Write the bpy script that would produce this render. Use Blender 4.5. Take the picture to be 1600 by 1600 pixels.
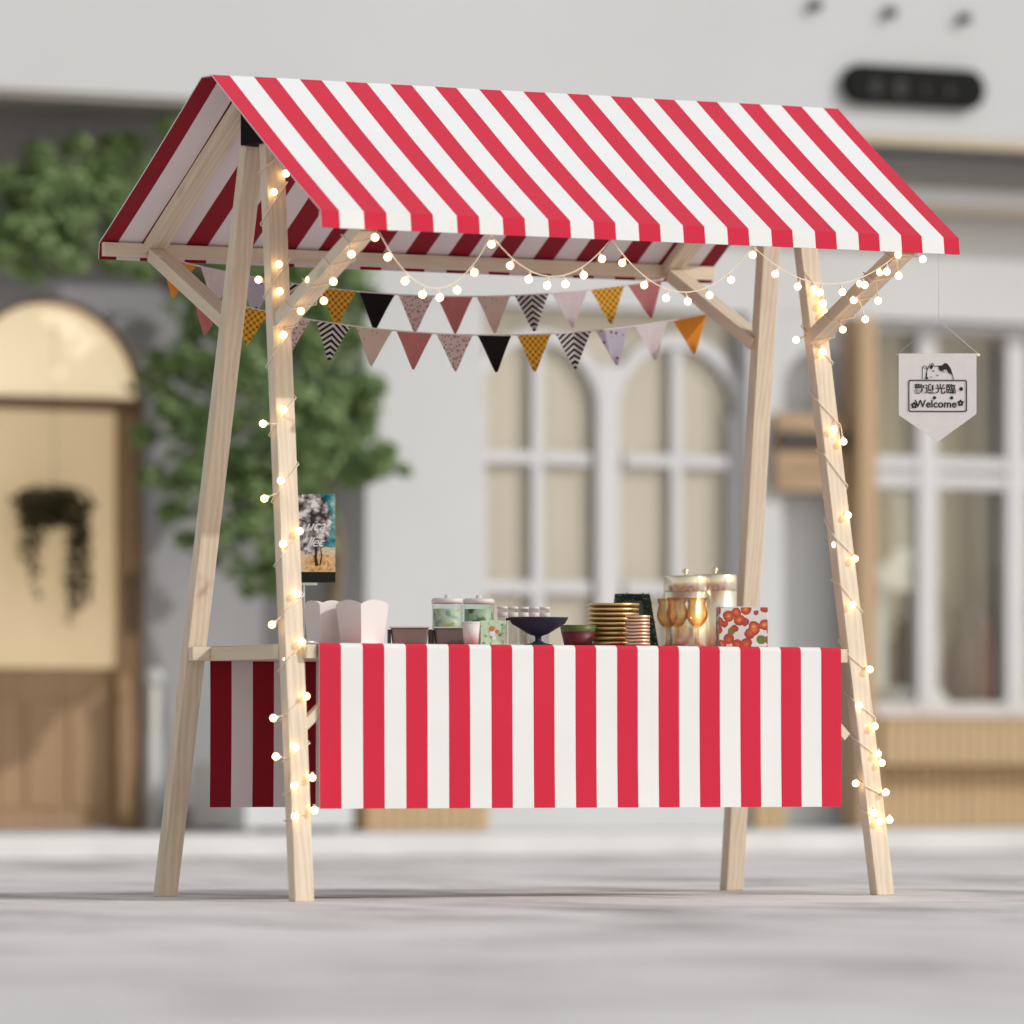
import bpy, bmesh, math, random
from mathutils import Vector, Matrix, noise
import numpy as np

random.seed(7)
R = math.radians
sc = bpy.context.scene
for o in list(bpy.data.objects):
    bpy.data.objects.remove(o)

# ------------------------------------------------------------------ camera, sky, sun, exposure
F_PX, YAW, DIST, PCX, PCY, CAM_H = 10937.4859, 0.5193, 20.9176, 819.0952, 1187.0256, 0.407
CO, SI = math.cos(YAW), math.sin(YAW)
cam_d = bpy.data.cameras.new('camera')
cam = bpy.data.objects.new('camera', cam_d)
sc.collection.objects.link(cam)
cam.location = (-DIST * SI, -DIST * CO, CAM_H)
cam.rotation_euler = (R(90), 0, -YAW)
cam_d.sensor_width = 36.0
cam_d.lens = F_PX / 1600 * 36
cam_d.shift_x = -(PCX - 800) / 1600
cam_d.shift_y = (PCY - 800) / 1600
cam_d.clip_start = 0.5
cam_d.clip_end = 2000
cam_d.dof.use_dof = True
cam_d.dof.focus_distance = 20.75
cam_d.dof.aperture_fstop = 1.6
sc.camera = cam

SUN = Vector((1.05, -1.0, 0.875)).normalized()
w = bpy.data.worlds.new('World')
sc.world = w
w.use_nodes = True
nt = w.node_tree
sky = nt.nodes.new('ShaderNodeTexSky')
sky.sky_type = 'NISHITA'
sky.sun_disc = False
sky.sun_elevation = math.asin(SUN.z)
sky.sun_rotation = math.atan2(SUN.x, SUN.y)
sky.air_density = 2.5
sky.dust_density = 0.8
sky.ozone_density = 1.0
bg = nt.nodes['Background']
bg.inputs[1].default_value = 0.15
hs = nt.nodes.new('ShaderNodeHueSaturation')
hs.inputs['Saturation'].default_value = 0.45
nt.links.new(sky.outputs[0], hs.inputs['Color'])
nt.links.new(hs.outputs[0], bg.inputs[0])

sun_d = bpy.data.lights.new('sun', 'SUN')
sun_d.energy = 2.0
sun_d.angle = R(0.6)
sun_d.color = (1.0, 0.985, 0.965)
sun = bpy.data.objects.new('sun', sun_d)
sc.collection.objects.link(sun)
sun.rotation_euler = SUN.to_track_quat('Z', 'Y').to_euler()
sun.location = (8, -8, 8)

sc.view_settings.view_transform = 'Standard'
sc.view_settings.look = 'None'
sc.view_settings.exposure = -0.1
sc.view_settings.gamma = 1.0
sc.cycles.max_bounces = 10
sc.cycles.transparent_max_bounces = 16
sc.cycles.caustics_reflective = False
sc.cycles.caustics_refractive = False

# ------------------------------------------------------------------ helpers
WM = {}

def world_of(o):
    return WM.get(o.name, Matrix.Identity(4))

def link(o, parent=None, M=None):
    sc.collection.objects.link(o)
    M = M if M is not None else Matrix.Identity(4)
    WM[o.name] = M
    if parent is not None:
        o.parent = parent
        o.matrix_parent_inverse = Matrix.Identity(4)
        o.matrix_basis = world_of(parent).inverted() @ M
    else:
        o.matrix_basis = M
    return o

def tag(o, label=None, cat=None, group=None, kind=None):
    if label: o['label'] = label
    if cat: o['category'] = cat
    if group: o['group'] = group
    if kind: o['kind'] = kind
    return o

def thing(name, loc, label, cat, group=None, rz=0.0):
    o = bpy.data.objects.new(name, None)
    o.empty_display_size = 0.1
    link(o, None, Matrix.Translation(Vector(loc)) @ Matrix.Rotation(rz, 4, 'Z'))
    return tag(o, label, cat, group)

class MB:
    def __init__(s):
        s.v = []; s.f = []; s.m = []; s.sm = []
    def add(s, vs, fs, mat=0, smooth=False):
        n = len(s.v)
        s.v += [tuple(v) for v in vs]
        for f in fs:
            s.f.append([n + i for i in f]); s.m.append(mat); s.sm.append(smooth)
        return s
    def box(s, x0, x1, y0, y1, z0, z1, mat=0):
        vs = [(x0,y0,z0),(x1,y0,z0),(x1,y1,z0),(x0,y1,z0),(x0,y0,z1),(x1,y0,z1),(x1,y1,z1),(x0,y1,z1)]
        return s.add(vs, HEX, mat)
    def hexa(s, b, t, mat=0):           # bottom quad, top quad (ccw from above)
        return s.add(list(b) + list(t), HEX, mat)
    def ring_y(s, pts_o, pts_i, y0, y1, mat=0, closed=False):   # strip between two (x,z) polylines, thick in y
        n = len(pts_o)
        vs = []
        for (a, b) in zip(pts_o, pts_i):
            vs += [(a[0],y0,a[1]),(b[0],y0,b[1]),(a[0],y1,a[1]),(b[0],y1,b[1])]
        fs = []
        rng = range(n if closed else n - 1)
        for i in rng:
            p = 4 * i; q = 4 * ((i + 1) % n)
            fs += [(p,p+1,q+1,q),(p+2,q+2,q+3,p+3),(p,q,q+2,p+2),(p+1,p+3,q+3,q+1)]
        if not closed:
            fs += [(0,2,3,1),(4*n-4,4*n-3,4*n-1,4*n-2)]
        return s.add(vs, fs, mat)
    def poly_y(s, pts, y0, y1, mat=0):  # polygon in (x,z) extruded in y
        n = len(pts)
        vs = [(p[0], y0, p[1]) for p in pts] + [(p[0], y1, p[1]) for p in pts]
        fs = [tuple(range(n)), tuple(range(2*n-1, n-1, -1))]
        fs += [(i, n+i, n+(i+1)%n, (i+1)%n) for i in range(n)]
        return s.add(vs, fs, mat)
    def lathe(s, prof, seg=32, cx=0, cy=0, cz=0, mat=0, smooth=True, wob=None):
        vs = []; fs = []
        for (r, z) in prof:
            for k in range(seg):
                a = 2*math.pi*k/seg
                rr = r * (1 + (wob(a, z) if wob else 0))
                vs.append((cx + rr*math.cos(a), cy + rr*math.sin(a), cz + z))
        m = len(prof)
        for i in range(m-1):
            for k in range(seg):
                k2 = (k+1) % seg
                fs.append((i*seg+k, i*seg+k2, (i+1)*seg+k2, (i+1)*seg+k))
        s.add(vs, fs, mat, smooth)
        return s
    def tube(s, pts, rad, seg=6, mat=0, smooth=True, cap=True):
        pts = [Vector(p) for p in pts]
        n = len(pts)
        if n < 2: return s
        rads = rad if isinstance(rad, (list, tuple)) else [rad]*n
        T = [(pts[min(i+1,n-1)] - pts[max(i-1,0)]).normalized() for i in range(n)]
        up = Vector((0,0,1)) if abs(T[0].z) < 0.9 else Vector((1,0,0))
        nrm = (up - T[0]*up.dot(T[0])).normalized()
        vs = []
        for i in range(n):
            nrm = (nrm - T[i]*nrm.dot(T[i]))
            if nrm.length < 1e-6: nrm = T[i].orthogonal()
            nrm.normalize()
            b = T[i].cross(nrm)
            for k in range(seg):
                a = 2*math.pi*k/seg
                vs.append(pts[i] + (nrm*math.cos(a) + b*math.sin(a))*rads[i])
        fs = []
        for i in range(n-1):
            for k in range(seg):
                k2 = (k+1) % seg
                fs.append((i*seg+k, i*seg+k2, (i+1)*seg+k2, (i+1)*seg+k))
        if cap:
            fs.append(tuple(range(seg-1,-1,-1))); fs.append(tuple((n-1)*seg+k for k in range(seg)))
        return s.add(vs, fs, mat, smooth)
    def ball(s, c, r, seg=10, rings=7, mat=0, sz=1.0):
        prof = [(max(r*math.sin(math.pi*i/rings), 1e-5), -r*sz*math.cos(math.pi*i/rings)) for i in range(rings+1)]
        return s.lathe(prof, seg, c[0], c[1], c[2], mat)
    def mesh(s, name, mats, bevel=0.0, recalc=True):
        me = bpy.data.meshes.new(name)
        me.from_pydata(s.v, [], s.f)
        for m in mats: me.materials.append(m)
        me.polygons.foreach_set('material_index', s.m)
        me.polygons.foreach_set('use_smooth', s.sm)
        bm = bmesh.new(); bm.from_mesh(me)
        if recalc: bmesh.ops.recalc_face_normals(bm, faces=bm.faces)
        if bevel > 0:
            bmesh.ops.bevel(bm, geom=[e for e in bm.edges if e.is_manifold and e.calc_face_angle(0) > 0.5],
                            offset=bevel, segments=2, affect='EDGES', profile=0.5, clamp_overlap=True)
        bm.to_mesh(me); bm.free()
        me.update()
        return me
    def build(s, name, mats, parent=None, M=None, bevel=0.0, recalc=True):
        if not isinstance(mats, (list, tuple)): mats = [mats]
        return link(bpy.data.objects.new(name, s.mesh(name, mats, bevel, recalc)), parent, M)

HEX = [(0,3,2,1),(4,5,6,7),(0,1,5,4),(1,2,6,5),(2,3,7,6),(3,0,4,7)]

def local_build(mb, name, mats, origin, parent=None, bevel=0.0):
    ox, oy, oz = origin
    mb.v = [(x-ox, y-oy, z-oz) for (x, y, z) in mb.v]
    return mb.build(name, mats, parent, Matrix.Translation(Vector(origin)), bevel)

def at_y(px, py, Y):                     # point of the vertical plane y = Y seen at a pixel of the survey photo
    a = (px-PCX)/F_PX; b = -(py-PCY)/F_PX
    d = (a*CO+SI, -a*SI+CO, b)
    t = (Y + DIST*CO)/d[1]
    return Vector((-DIST*SI + t*d[0], Y, CAM_H + t*d[2]))

def at_x(px, py, X):
    a = (px-PCX)/F_PX; b = -(py-PCY)/F_PX
    d = (a*CO+SI, -a*SI+CO, b)
    t = (X + DIST*SI)/d[0]
    return Vector((X, -DIST*CO + t*d[1], CAM_H + t*d[2]))

# ------------------------------------------------------------------ materials
def mat(name):
    m = bpy.data.materials.new(name)
    m.use_nodes = True
    return m, m.node_tree, m.node_tree.nodes['Principled BSDF']

def ramp(t, fac, stops, interp='LINEAR'):
    r = t.nodes.new('ShaderNodeValToRGB')
    r.color_ramp.interpolation = interp
    while len(r.color_ramp.elements) > 1: r.color_ramp.elements.remove(r.color_ramp.elements[0])
    r.color_ramp.elements[0].position = stops[0][0]; r.color_ramp.elements[0].color = (*stops[0][1], 1)
    for p, c in stops[1:]:
        e = r.color_ramp.elements.new(p); e.color = (*c, 1)
    t.links.new(fac, r.inputs[0])
    return r.outputs[0]

def coords(t, scale=(1,1,1), kind='Object', rot=(0,0,0), rand=0.0):
    c = t.nodes.new('ShaderNodeTexCoord')
    m = t.nodes.new('ShaderNodeMapping')
    m.inputs['Scale'].default_value = scale
    m.inputs['Rotation'].default_value = rot
    t.links.new(c.outputs[kind], m.inputs[0])
    if rand:
        oi = t.nodes.new('ShaderNodeObjectInfo')
        vm = t.nodes.new('ShaderNodeVectorMath'); vm.operation = 'MULTIPLY'
        cb = t.nodes.new('ShaderNodeCombineXYZ')
        for i in range(3): t.links.new(oi.outputs['Random'], cb.inputs[i])
        vm.inputs[1].default_value = (rand, rand*1.7, rand*2.3)
        t.links.new(cb.outputs[0], vm.inputs[0])
        t.links.new(vm.outputs[0], m.inputs['Location'])
    return m.outputs[0]

def noise_n(t, vec, scale, detail=4, rough=0.5, dist=0.0):
    n = t.nodes.new('ShaderNodeTexNoise')
    n.inputs['Scale'].default_value = scale
    n.inputs['Detail'].default_value = detail
    n.inputs['Roughness'].default_value = rough
    n.inputs['Distortion'].default_value = dist
    if vec is not None: t.links.new(vec, n.inputs['Vector'])
    return n.outputs[0]

def bump(t, b, h, strength=0.2, dist=0.01):
    n = t.nodes.new('ShaderNodeBump')
    n.inputs['Strength'].default_value = strength
    n.inputs['Distance'].default_value = dist
    t.links.new(h, n.inputs['Height'])
    t.links.new(n.outputs[0], b.inputs['Normal'])

def math_n(t, op, a, b=None, c=None):
    n = t.nodes.new('ShaderNodeMath'); n.operation = op
    for i, v in enumerate((a, b, c)):
        if v is None: continue
        if isinstance(v, (int, float)): n.inputs[i].default_value = v
        else: t.links.new(v, n.inputs[i])
    return n.outputs[0]

def mixc(t, fac, a, b):
    n = t.nodes.new('ShaderNodeMix'); n.data_type = 'RGBA'
    for sock, v in ((n.inputs[0], fac), (n.inputs[6], a), (n.inputs[7], b)):
        if isinstance(v, tuple): sock.default_value = (*v, 1)
        elif isinstance(v, (int, float)): sock.default_value = v
        else: t.links.new(v, sock)
    return n.outputs[2]

def plain(name, col, rough=0.6, metal=0.0, spec=0.5, var=0.0, vscale=8, bmp=0.0, bscale=60, coat=0.0):
    m, t, b = mat(name)
    b.inputs['Base Color'].default_value = (*col, 1)
    b.inputs['Roughness'].default_value = rough
    b.inputs['Metallic'].default_value = metal
    b.inputs['Specular IOR Level'].default_value = spec
    b.inputs['Coat Weight'].default_value = coat
    if var:
        n = noise_n(t, coords(t), vscale, 5, 0.6)
        c = ramp(t, n, [(0.3, tuple(x*(1-var) for x in col)), (0.7, tuple(min(1, x*(1+var)) for x in col))])
        t.links.new(c, b.inputs['Base Color'])
    if bmp:
        bump(t, b, noise_n(t, coords(t), bscale, 4, 0.6), bmp, 0.004)
    return m

def wood(name, c0, c1, axis='Z', scale=1.0, rough=0.55, knots=True):
    m, t, b = mat(name)
    st = {'Z': (1, 1, 0.06), 'X': (0.06, 1, 1), 'Y': (1, 0.06, 1)}[axis]
    v = coords(t, st, rand=7.0)
    n1 = noise_n(t, v, 38*scale, 5, 0.6, 0.8)
    n2 = noise_n(t, v, 130*scale, 3, 0.6)
    wv = t.nodes.new('ShaderNodeTexWave'); wv.wave_type = 'BANDS'; wv.bands_direction = 'X'
    wv.inputs['Scale'].default_value = 16*scale; wv.inputs['Distortion'].default_value = 9
    wv.inputs['Detail'].default_value = 2; wv.inputs['Detail Scale'].default_value = 0.8
    t.links.new(v, wv.inputs['Vector'])
    s = math_n(t, 'ADD', math_n(t, 'MULTIPLY', n1, 0.55), math_n(t, 'MULTIPLY', n2, 0.25))
    s = math_n(t, 'ADD', s, math_n(t, 'MULTIPLY', wv.outputs[0], 0.2))
    c = ramp(t, s, [(0.3, c1), (0.48, tuple((a+d)/2 for a, d in zip(c0, c1))), (0.62, c0)])
    if knots:
        vo = t.nodes.new('ShaderNodeTexVoronoi'); vo.inputs['Scale'].default_value = 4
        t.links.new(coords(t, {'Z': (1,1,.45), 'X': (.45,1,1), 'Y': (1,.45,1)}[axis], rand=5.0), vo.inputs['Vector'])
        k = t.nodes.new('ShaderNodeMapRange')
        k.inputs[1].default_value = 0.03; k.inputs[2].default_value = 0.09; k.inputs[3].default_value = 0.55; k.inputs[4].default_value = 0.0
        t.links.new(vo.outputs['Distance'], k.inputs[0])
        c = mixc(t, k.outputs[0], c, tuple(x*0.45 for x in c1))
    t.links.new(c, b.inputs['Base Color'])
    b.inputs['Roughness'].default_value = rough
    b.inputs['Specular IOR Level'].default_value = 0.35
    bump(t, b, s, 0.12, 0.003)
    return m

M = {}
M['wood'] = wood('pine_wood', (.745,.635,.505), (.645,.515,.385))
M['wood_x'] = wood('pine_wood_long', (.71,.60,.48), (.60,.48,.36), 'X')
M['wood_y'] = wood('pine_wood_cross', (.64,.54,.42), (.50,.39,.27), 'Y')

def cloth(name, col, weave=900, var=0.03, rough=0.85):
    m, t, b = mat(name)
    v = coords(t)
    n = noise_n(t, v, 3.0, 3, 0.5)
    f = noise_n(t, v, 420, 2, 0.7)
    s = math_n(t, 'ADD', math_n(t, 'MULTIPLY', n, 0.6), math_n(t, 'MULTIPLY', f, 0.4))
    c = ramp(t, s, [(0.3, tuple(x*(1-var*2) for x in col)), (0.7, tuple(min(1, x*(1+var)) for x in col))])
    t.links.new(c, b.inputs['Base Color'])
    b.inputs['Roughness'].default_value = rough
    b.inputs['Specular IOR Level'].default_value = 0.2
    b.inputs['Sheen Weight'].default_value = 0.08
    g = noise_n(t, v, 7, 2, 0.5)
    h = math_n(t, 'ADD', math_n(t, 'MULTIPLY', f, 0.03), g)
    bump(t, b, h, 0.35, 0.006)
    return m

M['red'] = cloth('red_canvas', (.61,.022,.056))
M['white'] = cloth('white_canvas', (.80,.79,.79))
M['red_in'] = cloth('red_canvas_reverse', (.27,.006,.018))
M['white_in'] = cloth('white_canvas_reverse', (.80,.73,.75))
M['hem'] = plain('white_hem', (.75,.68,.68), 0.9)
M['black_metal'] = plain('black_bracket_paint', (.008,.008,.008), 0.8, spec=.1)
M['cord'] = plain('cream_cord', (.84,.75,.62), 0.6)
M['plaster'] = plain('grey_white_plaster', (.60,.60,.615), 0.85, var=0.035, vscale=1.1, bmp=0.15, bscale=40)
M['plaster_up'] = plain('upper_wall_plaster', (.56,.565,.58), 0.85, var=0.03, vscale=0.8, bmp=0.12, bscale=40)
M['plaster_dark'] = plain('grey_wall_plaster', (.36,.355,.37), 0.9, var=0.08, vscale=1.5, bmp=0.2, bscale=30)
M['soffit'] = plain('soffit_board', (.30,.275,.25), 0.9)
M['trim'] = plain('beige_trim', (.52,.43,.31), 0.7)
M['frame_white'] = plain('window_frame_paint', (.62,.61,.63), 0.5, var=0.02)
M['beige_curtain'] = plain('beige_blind', (.68,.575,.50), 0.9, var=0.05, vscale=2)
M['beige_room'] = plain('beige_room_wall', (.74,.66,.54), 0.9, var=0.05, vscale=1)
M['door_wood'] = wood('door_wood', (.40,.25,.14), (.31,.19,.105), 'Z', 0.4, 0.5, False)
M['door_dark'] = wood('door_transom_wood', (.25,.155,.085), (.2,.12,.065), 'X', 0.4, 0.5, False)
M['slat_wood'] = wood('slat_wood', (.56,.40,.235), (.46,.32,.18), 'Z', 0.5, 0.55, False)
M['pillar_wood'] = wood('pillar_wood', (.50,.345,.21), (.42,.285,.165), 'Z', 0.4, 0.55, False)
M['board_wood'] = wood('board_wood', (.46,.315,.19), (.33,.215,.125), 'X', 0.5, 0.6, False)
M['fan_panel'] = plain('cream_door_panel_glow', (.76,.65,.46), 0.6, var=0.04, vscale=2)
M['door_blind'] = plain('tan_door_blind_glow', (.60,.48,.33), 0.8, var=0.08, vscale=2)
for k_, c_, e_ in (('fan_panel', (1,.80,.52), .62), ('door_blind', (1,.72,.40), .36)):   # glow added to brighten the door panels in the tree's shade
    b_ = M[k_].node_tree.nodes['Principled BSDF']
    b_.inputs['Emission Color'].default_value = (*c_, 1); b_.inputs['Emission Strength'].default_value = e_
M['kerb'] = plain('kerb_stone', (.68,.67,.67), 0.75, var=0.06, vscale=3, bmp=0.2)
M['black_sign'] = plain('black_sign_face', (.016,.016,.016), 0.8, spec=0.06)
M['sign_grey'] = plain('dim_grey_lettering', (.045,.045,.05), 0.6)
M['dark'] = plain('near_black_fixture', (.02,.02,.022), 0.5)
M['planter'] = plain('white_planter_paint', (.62,.62,.63), 0.6, var=0.04)
M['soil'] = plain('soil', (.06,.045,.03), 1.0, var=0.3, vscale=30)
M['gold'] = plain('gold_metal', (.86,.63,.31), 0.36, 0.85, var=0.04)
M['canister_gold'] = plain('champagne_gold_metal', (.88,.78,.60), 0.27, 0.85)
M['rose_gold'] = plain('rose_gold_metal', (.90,.62,.45), 0.38, 0.8)
M['navy'] = plain('navy_ceramic', (.020,.025,.052), 0.6, spec=.3)
M['bowl_red'] = plain('dark_red_ceramic', (.13,.006,.014), 0.5)
M['bowl_green'] = plain('olive_green_glaze', (.09,.13,.03), 0.45)
M['paper_white'] = plain('white_paper', (.78,.74,.73), 0.8)
M['paper_pink'] = plain('pale_pink_paper', (.72,.64,.65), 0.7)
M['tray'] = plain('mauve_brown_tray', (.23,.17,.155), 0.5, var=0.08, vscale=30)
M['tray_dark'] = plain('dark_tray_end', (.035,.018,.016), 0.5)
M['lid'] = plain('pale_pink_lid', (.74,.66,.66), 0.4)
M['steel'] = plain('pale_steel', (.6,.62,.6), 0.35, 0.6)
M['banner_white'] = plain('off_white_canvas', (.78,.72,.725), 0.9, var=0.03, vscale=30, bmp=0.15, bscale=300)
M['ink'] = plain('black_ink', (.018,.017,.017), 0.8)
M['string'] = plain('thin_pale_string', (.6,.58,.54), 0.8)

def glass(name, tint=(1,1,1), rough=0.02, op=0.0):
    m, t, b = mat(name)
    tr = t.nodes.new('ShaderNodeBsdfTransparent'); tr.inputs[0].default_value = (*tint, 1)
    gl = t.nodes.new('ShaderNodeBsdfGlossy'); gl.inputs['Roughness'].default_value = rough
    lw = t.nodes.new('ShaderNodeLayerWeight'); lw.inputs[0].default_value = 0.5
    p5 = math_n(t, 'POWER', lw.outputs['Facing'], 5.0)
    fr = math_n(t, 'MULTIPLY_ADD', p5, 0.9, 0.05)
    mx = t.nodes.new('ShaderNodeMixShader')
    t.links.new(fr, mx.inputs[0])
    t.links.new(tr.outputs[0], mx.inputs[1]); t.links.new(gl.outputs[0], mx.inputs[2])
    t.links.new(mx.outputs[0], t.nodes['Material Output'].inputs[0])
    return m
M['pane'] = glass('window_glass', (.93,.95,.94))
M['clear'] = glass('clear_tumbler_glass', (.93,.93,.92), 0.05)
M['jar'] = glass('green_tinted_jar', (.86,.92,.88), 0.05)
M['amber'] = glass('amber_goblet_glass', (.985,.90,.74), 0.06)
t = M['amber'].node_tree                                            # thicker glass towards the outline: deeper amber
lw_ = t.nodes.new('ShaderNodeLayerWeight'); lw_.inputs[0].default_value = 0.5
tn = [n for n in t.nodes if n.type == 'BSDF_TRANSPARENT'][0]
t.links.new(ramp(t, lw_.outputs['Facing'], [(0.0, (.98,.91,.78)), (0.55, (.93,.74,.48)), (1.0, (.50,.22,.06))]), tn.inputs[0])

m, t, b = mat('lit_bulb')
b.inputs['Base Color'].default_value = (.9,.85,.75,1)
b.inputs['Emission Color'].default_value = (1.0,.61,.25,1)
b.inputs['Emission Strength'].default_value = 6.5
M['bulb'] = m

# ground
m, t, b = mat('plaza_stone')
v = coords(t, (0.7, 1.3, 1))
n1 = noise_n(t, v, 0.55, 6, 0.6, 0.6)
n2 = noise_n(t, coords(t, (1.3, 0.55, 1), rot=(0, 0, YAW)), 1.6, 6, 0.62, 0.4)
n3 = noise_n(t, coords(t), 90, 4, 0.7)
s = math_n(t, 'ADD', math_n(t, 'MULTIPLY', n1, 0.35), math_n(t, 'MULTIPLY', n2, 0.55))
s = math_n(t, 'ADD', s, math_n(t, 'MULTIPLY', n3, 0.1))
c = ramp(t, s, [(0.39, (.38,.335,.33)), (0.46, (.66,.60,.595)), (0.52, (.83,.765,.76)), (0.62, (.88,.83,.82))])
br = t.nodes.new('ShaderNodeTexBrick')
br.inputs['Scale'].default_value = 1.0; br.inputs['Mortar Size'].default_value = 0.006; br.inputs['Mortar Smooth'].default_value = 0.3
br.inputs['Brick Width'].default_value = 0.9; br.inputs['Row Height'].default_value = 0.45
br.inputs['Color1'].default_value = (1, 1, 1, 1); br.inputs['Color2'].default_value = (.90, .90, .90, 1); br.inputs['Mortar'].default_value = (.42, .40, .39, 1)
t.links.new(coords(t), br.inputs['Vector'])
mul = t.nodes.new('ShaderNodeMix'); mul.data_type = 'RGBA'; mul.blend_type = 'MULTIPLY'; mul.inputs[0].default_value = 1.0
t.links.new(c, mul.inputs[6]); t.links.new(br.outputs['Color'], mul.inputs[7])
spk = ramp(t, noise_n(t, coords(t), 260, 3, 0.7), [(0.36, (.80,.79,.78)), (0.55, (1,1,1))])
mu2 = t.nodes.new('ShaderNodeMix'); mu2.data_type = 'RGBA'; mu2.blend_type = 'MULTIPLY'; mu2.inputs[0].default_value = 1.0
t.links.new(mul.outputs[2], mu2.inputs[6]); t.links.new(spk, mu2.inputs[7])
t.links.new(mu2.outputs[2], b.inputs['Base Color'])
t.links.new(ramp(t, n2, [(0.38, (.95,.95,.95)), (0.62, (.42,.42,.42))]), b.inputs['Roughness'])
bump(t, b, n3, 0.3, 0.006)
b.inputs['Specular IOR Level'].default_value = 0.28
M['ground'] = m

# leaves
def leafmat(name, stops):
    m, t, b = mat(name)
    g = t.nodes.new('ShaderNodeNewGeometry')
    c = ramp(t, g.outputs['Random Per Island'], stops)
    t.links.new(c, b.inputs['Base Color'])
    b.inputs['Roughness'].default_value = 0.5
    tr = t.nodes.new('ShaderNodeBsdfTranslucent')
    t.links.new(c, tr.inputs[0])
    mx = t.nodes.new('ShaderNodeMixShader'); mx.inputs[0].default_value = 0.38
    t.links.new(b.outputs[0], mx.inputs[1]); t.links.new(tr.outputs[0], mx.inputs[2])
    t.links.new(mx.outputs[0], t.nodes['Material Output'].inputs[0])
    return m
M['leaf'] = leafmat('tree_leaf', [(0.0, (.08,.15,.045)), (0.4, (.24,.36,.13)), (1.0, (.43,.54,.27))])
M['leaf_dark'] = leafmat('dark_olive_leaf', [(0.0, (.07,.055,.02)), (1.0, (.15,.125,.05))])
M['bark'] = plain('tree_bark', (.20,.145,.095), 0.9, var=0.25, vscale=25, bmp=0.5, bscale=50)

# ------------------------------------------------------------------ setting: ground and pavement
KY, YB, YA, YC, PZ = 7.2, 8.4, 8.72, 7.9, 0.10
mb = MB()
mb.add([(-400,-400,0),(400,-400,0),(400,400,0),(-400,400,0)], [(0,1,2,3)])
tag(mb.build('ground', M['ground']), kind='structure')
mb = MB().box(-40, 60, KY+0.16, YA+0.6, 0.002, PZ-0.003)
tag(mb.build('pavement', M['kerb']), kind='structure')
tag(MB().box(-40, 60, KY, KY+0.157, 0.001, PZ).build('kerb', M['kerb'], bevel=0.012), kind='structure')

# ------------------------------------------------------------------ shop building
shop = thing('shop_building', (4.9, YB, PZ), 'grey white shopfront with deep overhang, arched windows and wooden door behind the stall', 'building')
def arc(cx, cz, r, a0, a1, n=24):
    return [(cx + r*math.cos(R(a0 + (a1-a0)*i/n)), cz + r*math.sin(R(a0 + (a1-a0)*i/n))) for i in range(n+1)]

TOPB = 2.394
# upper storey
MB().box(-30, 45, YC, YA+2.5, 3.17, 6.2).build('upper_wall', M['plaster_up'], shop)
MB().box(-30, 45, YC+0.012, YA+2.4, 3.140, 3.168).build('soffit', M['soffit'], shop)
MB().box(4.05, 45, YC-0.006, YC+0.010, 3.128, 3.169).build('fascia_trim', M['trim'], shop)
# left recessed wall with the arched door opening
DX0, DX1, DTOP = 2.225, 3.115, 2.375
dcx, dr = (DX0+DX1)/2, (DX1-DX0)/2
dspr = DTOP - dr
mb = MB()
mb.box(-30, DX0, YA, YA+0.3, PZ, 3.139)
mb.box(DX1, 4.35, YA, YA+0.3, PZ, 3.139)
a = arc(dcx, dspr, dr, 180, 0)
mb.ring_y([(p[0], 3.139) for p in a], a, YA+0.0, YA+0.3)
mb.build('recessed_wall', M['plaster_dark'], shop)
# bay wall: band, piers, base
mb = MB()
BX = 4.016
mb.box(BX, 45, YB, YA+0.3, TOPB, 3.138)                # band over the windows
mb.box(BX, 4.60, YB, YA-0.002, PZ, TOPB-0.002)         # pier left of the arched window
mb.box(4.602, 5.95, YB, YA-0.002, PZ, 0.78)            # below the arched window
mb.box(5.952, 6.13, YB, YA-0.002, PZ, TOPB-0.002)      # pier right of it
mb.box(6.529, 6.6215, YB, YA-0.002, PZ, TOPB-0.002)
mb.box(6.62, 45, YB+0.16, YA+0.1, PZ, 0.60)
mb.build('bay_wall', M['plaster'], shop)
# arched recess between the windows
rcx, rr = 6.33, 0.197
a = arc(rcx, 2.05, rr, 180, 0)
mb = MB()
mb.ring_y([(p[0], TOPB-0.003) for p in a], a, YB+0.001, YA-0.003)
mb.build('recess_arch', M['plaster'], shop)
MB().box(6.131, 6.5285, YB+0.09, YA-0.01, PZ, 2.30).build('recess_back', M['plaster'], shop)
# beam over the band
MB().box(BX, 45, YB-0.23, YB-0.001, 2.893, 2.966).build('cornice_beam', M['plaster'], shop)
MB().box(BX+0.01, 45, YB-0.222, YB-0.004, 2.872, 2.891).build('beam_trim', M['trim'], shop)
# pillar
MB().box(6.44, 6.538, YB-0.15, YB-0.002, PZ, TOPB-0.006).build('pillar', M['pillar_wood'], shop, bevel=0.006)

# arched twin window
WX0, WX1, WY = 4.60, 5.95, YB+0.07
fr = MB()
for (x0, x1) in ((4.62,5.21),(5.33,5.925)):
    cx = (x0+x1)/2; r = (x1-x0)/2 ; spr = 2.235 - r
    o_ = arc(cx, spr, r+0.062, 180, 0, 28); i_ = arc(cx, spr, r+0.003, 180, 0, 28)
    fr.ring_y(o_, i_, WY, WY+0.03)
    fr.box(cx-0.029, cx+0.029, WY+0.006, WY+0.026, 0.79, 2.232)
    for z in (1.732, 1.163):
        fr.box(x0+0.03, cx-0.030, WY+0.003, WY+0.028, z-0.027, z+0.027)
        fr.box(cx+0.030, x1-0.03, WY+0.003, WY+0.028, z-0.027, z+0.027)
fr.box(5.212, 5.328, WY-0.004, WY+0.033, 0.79, 2.15)
fr.box(4.602, 4.648, WY-0.003, WY+0.032, 0.79, 1.94)
fr.box(5.898, 5.948, WY-0.003, WY+0.032, 0.79, 1.94)
win = fr.build('window', M['frame_white'], shop, bevel=0.004)
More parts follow.
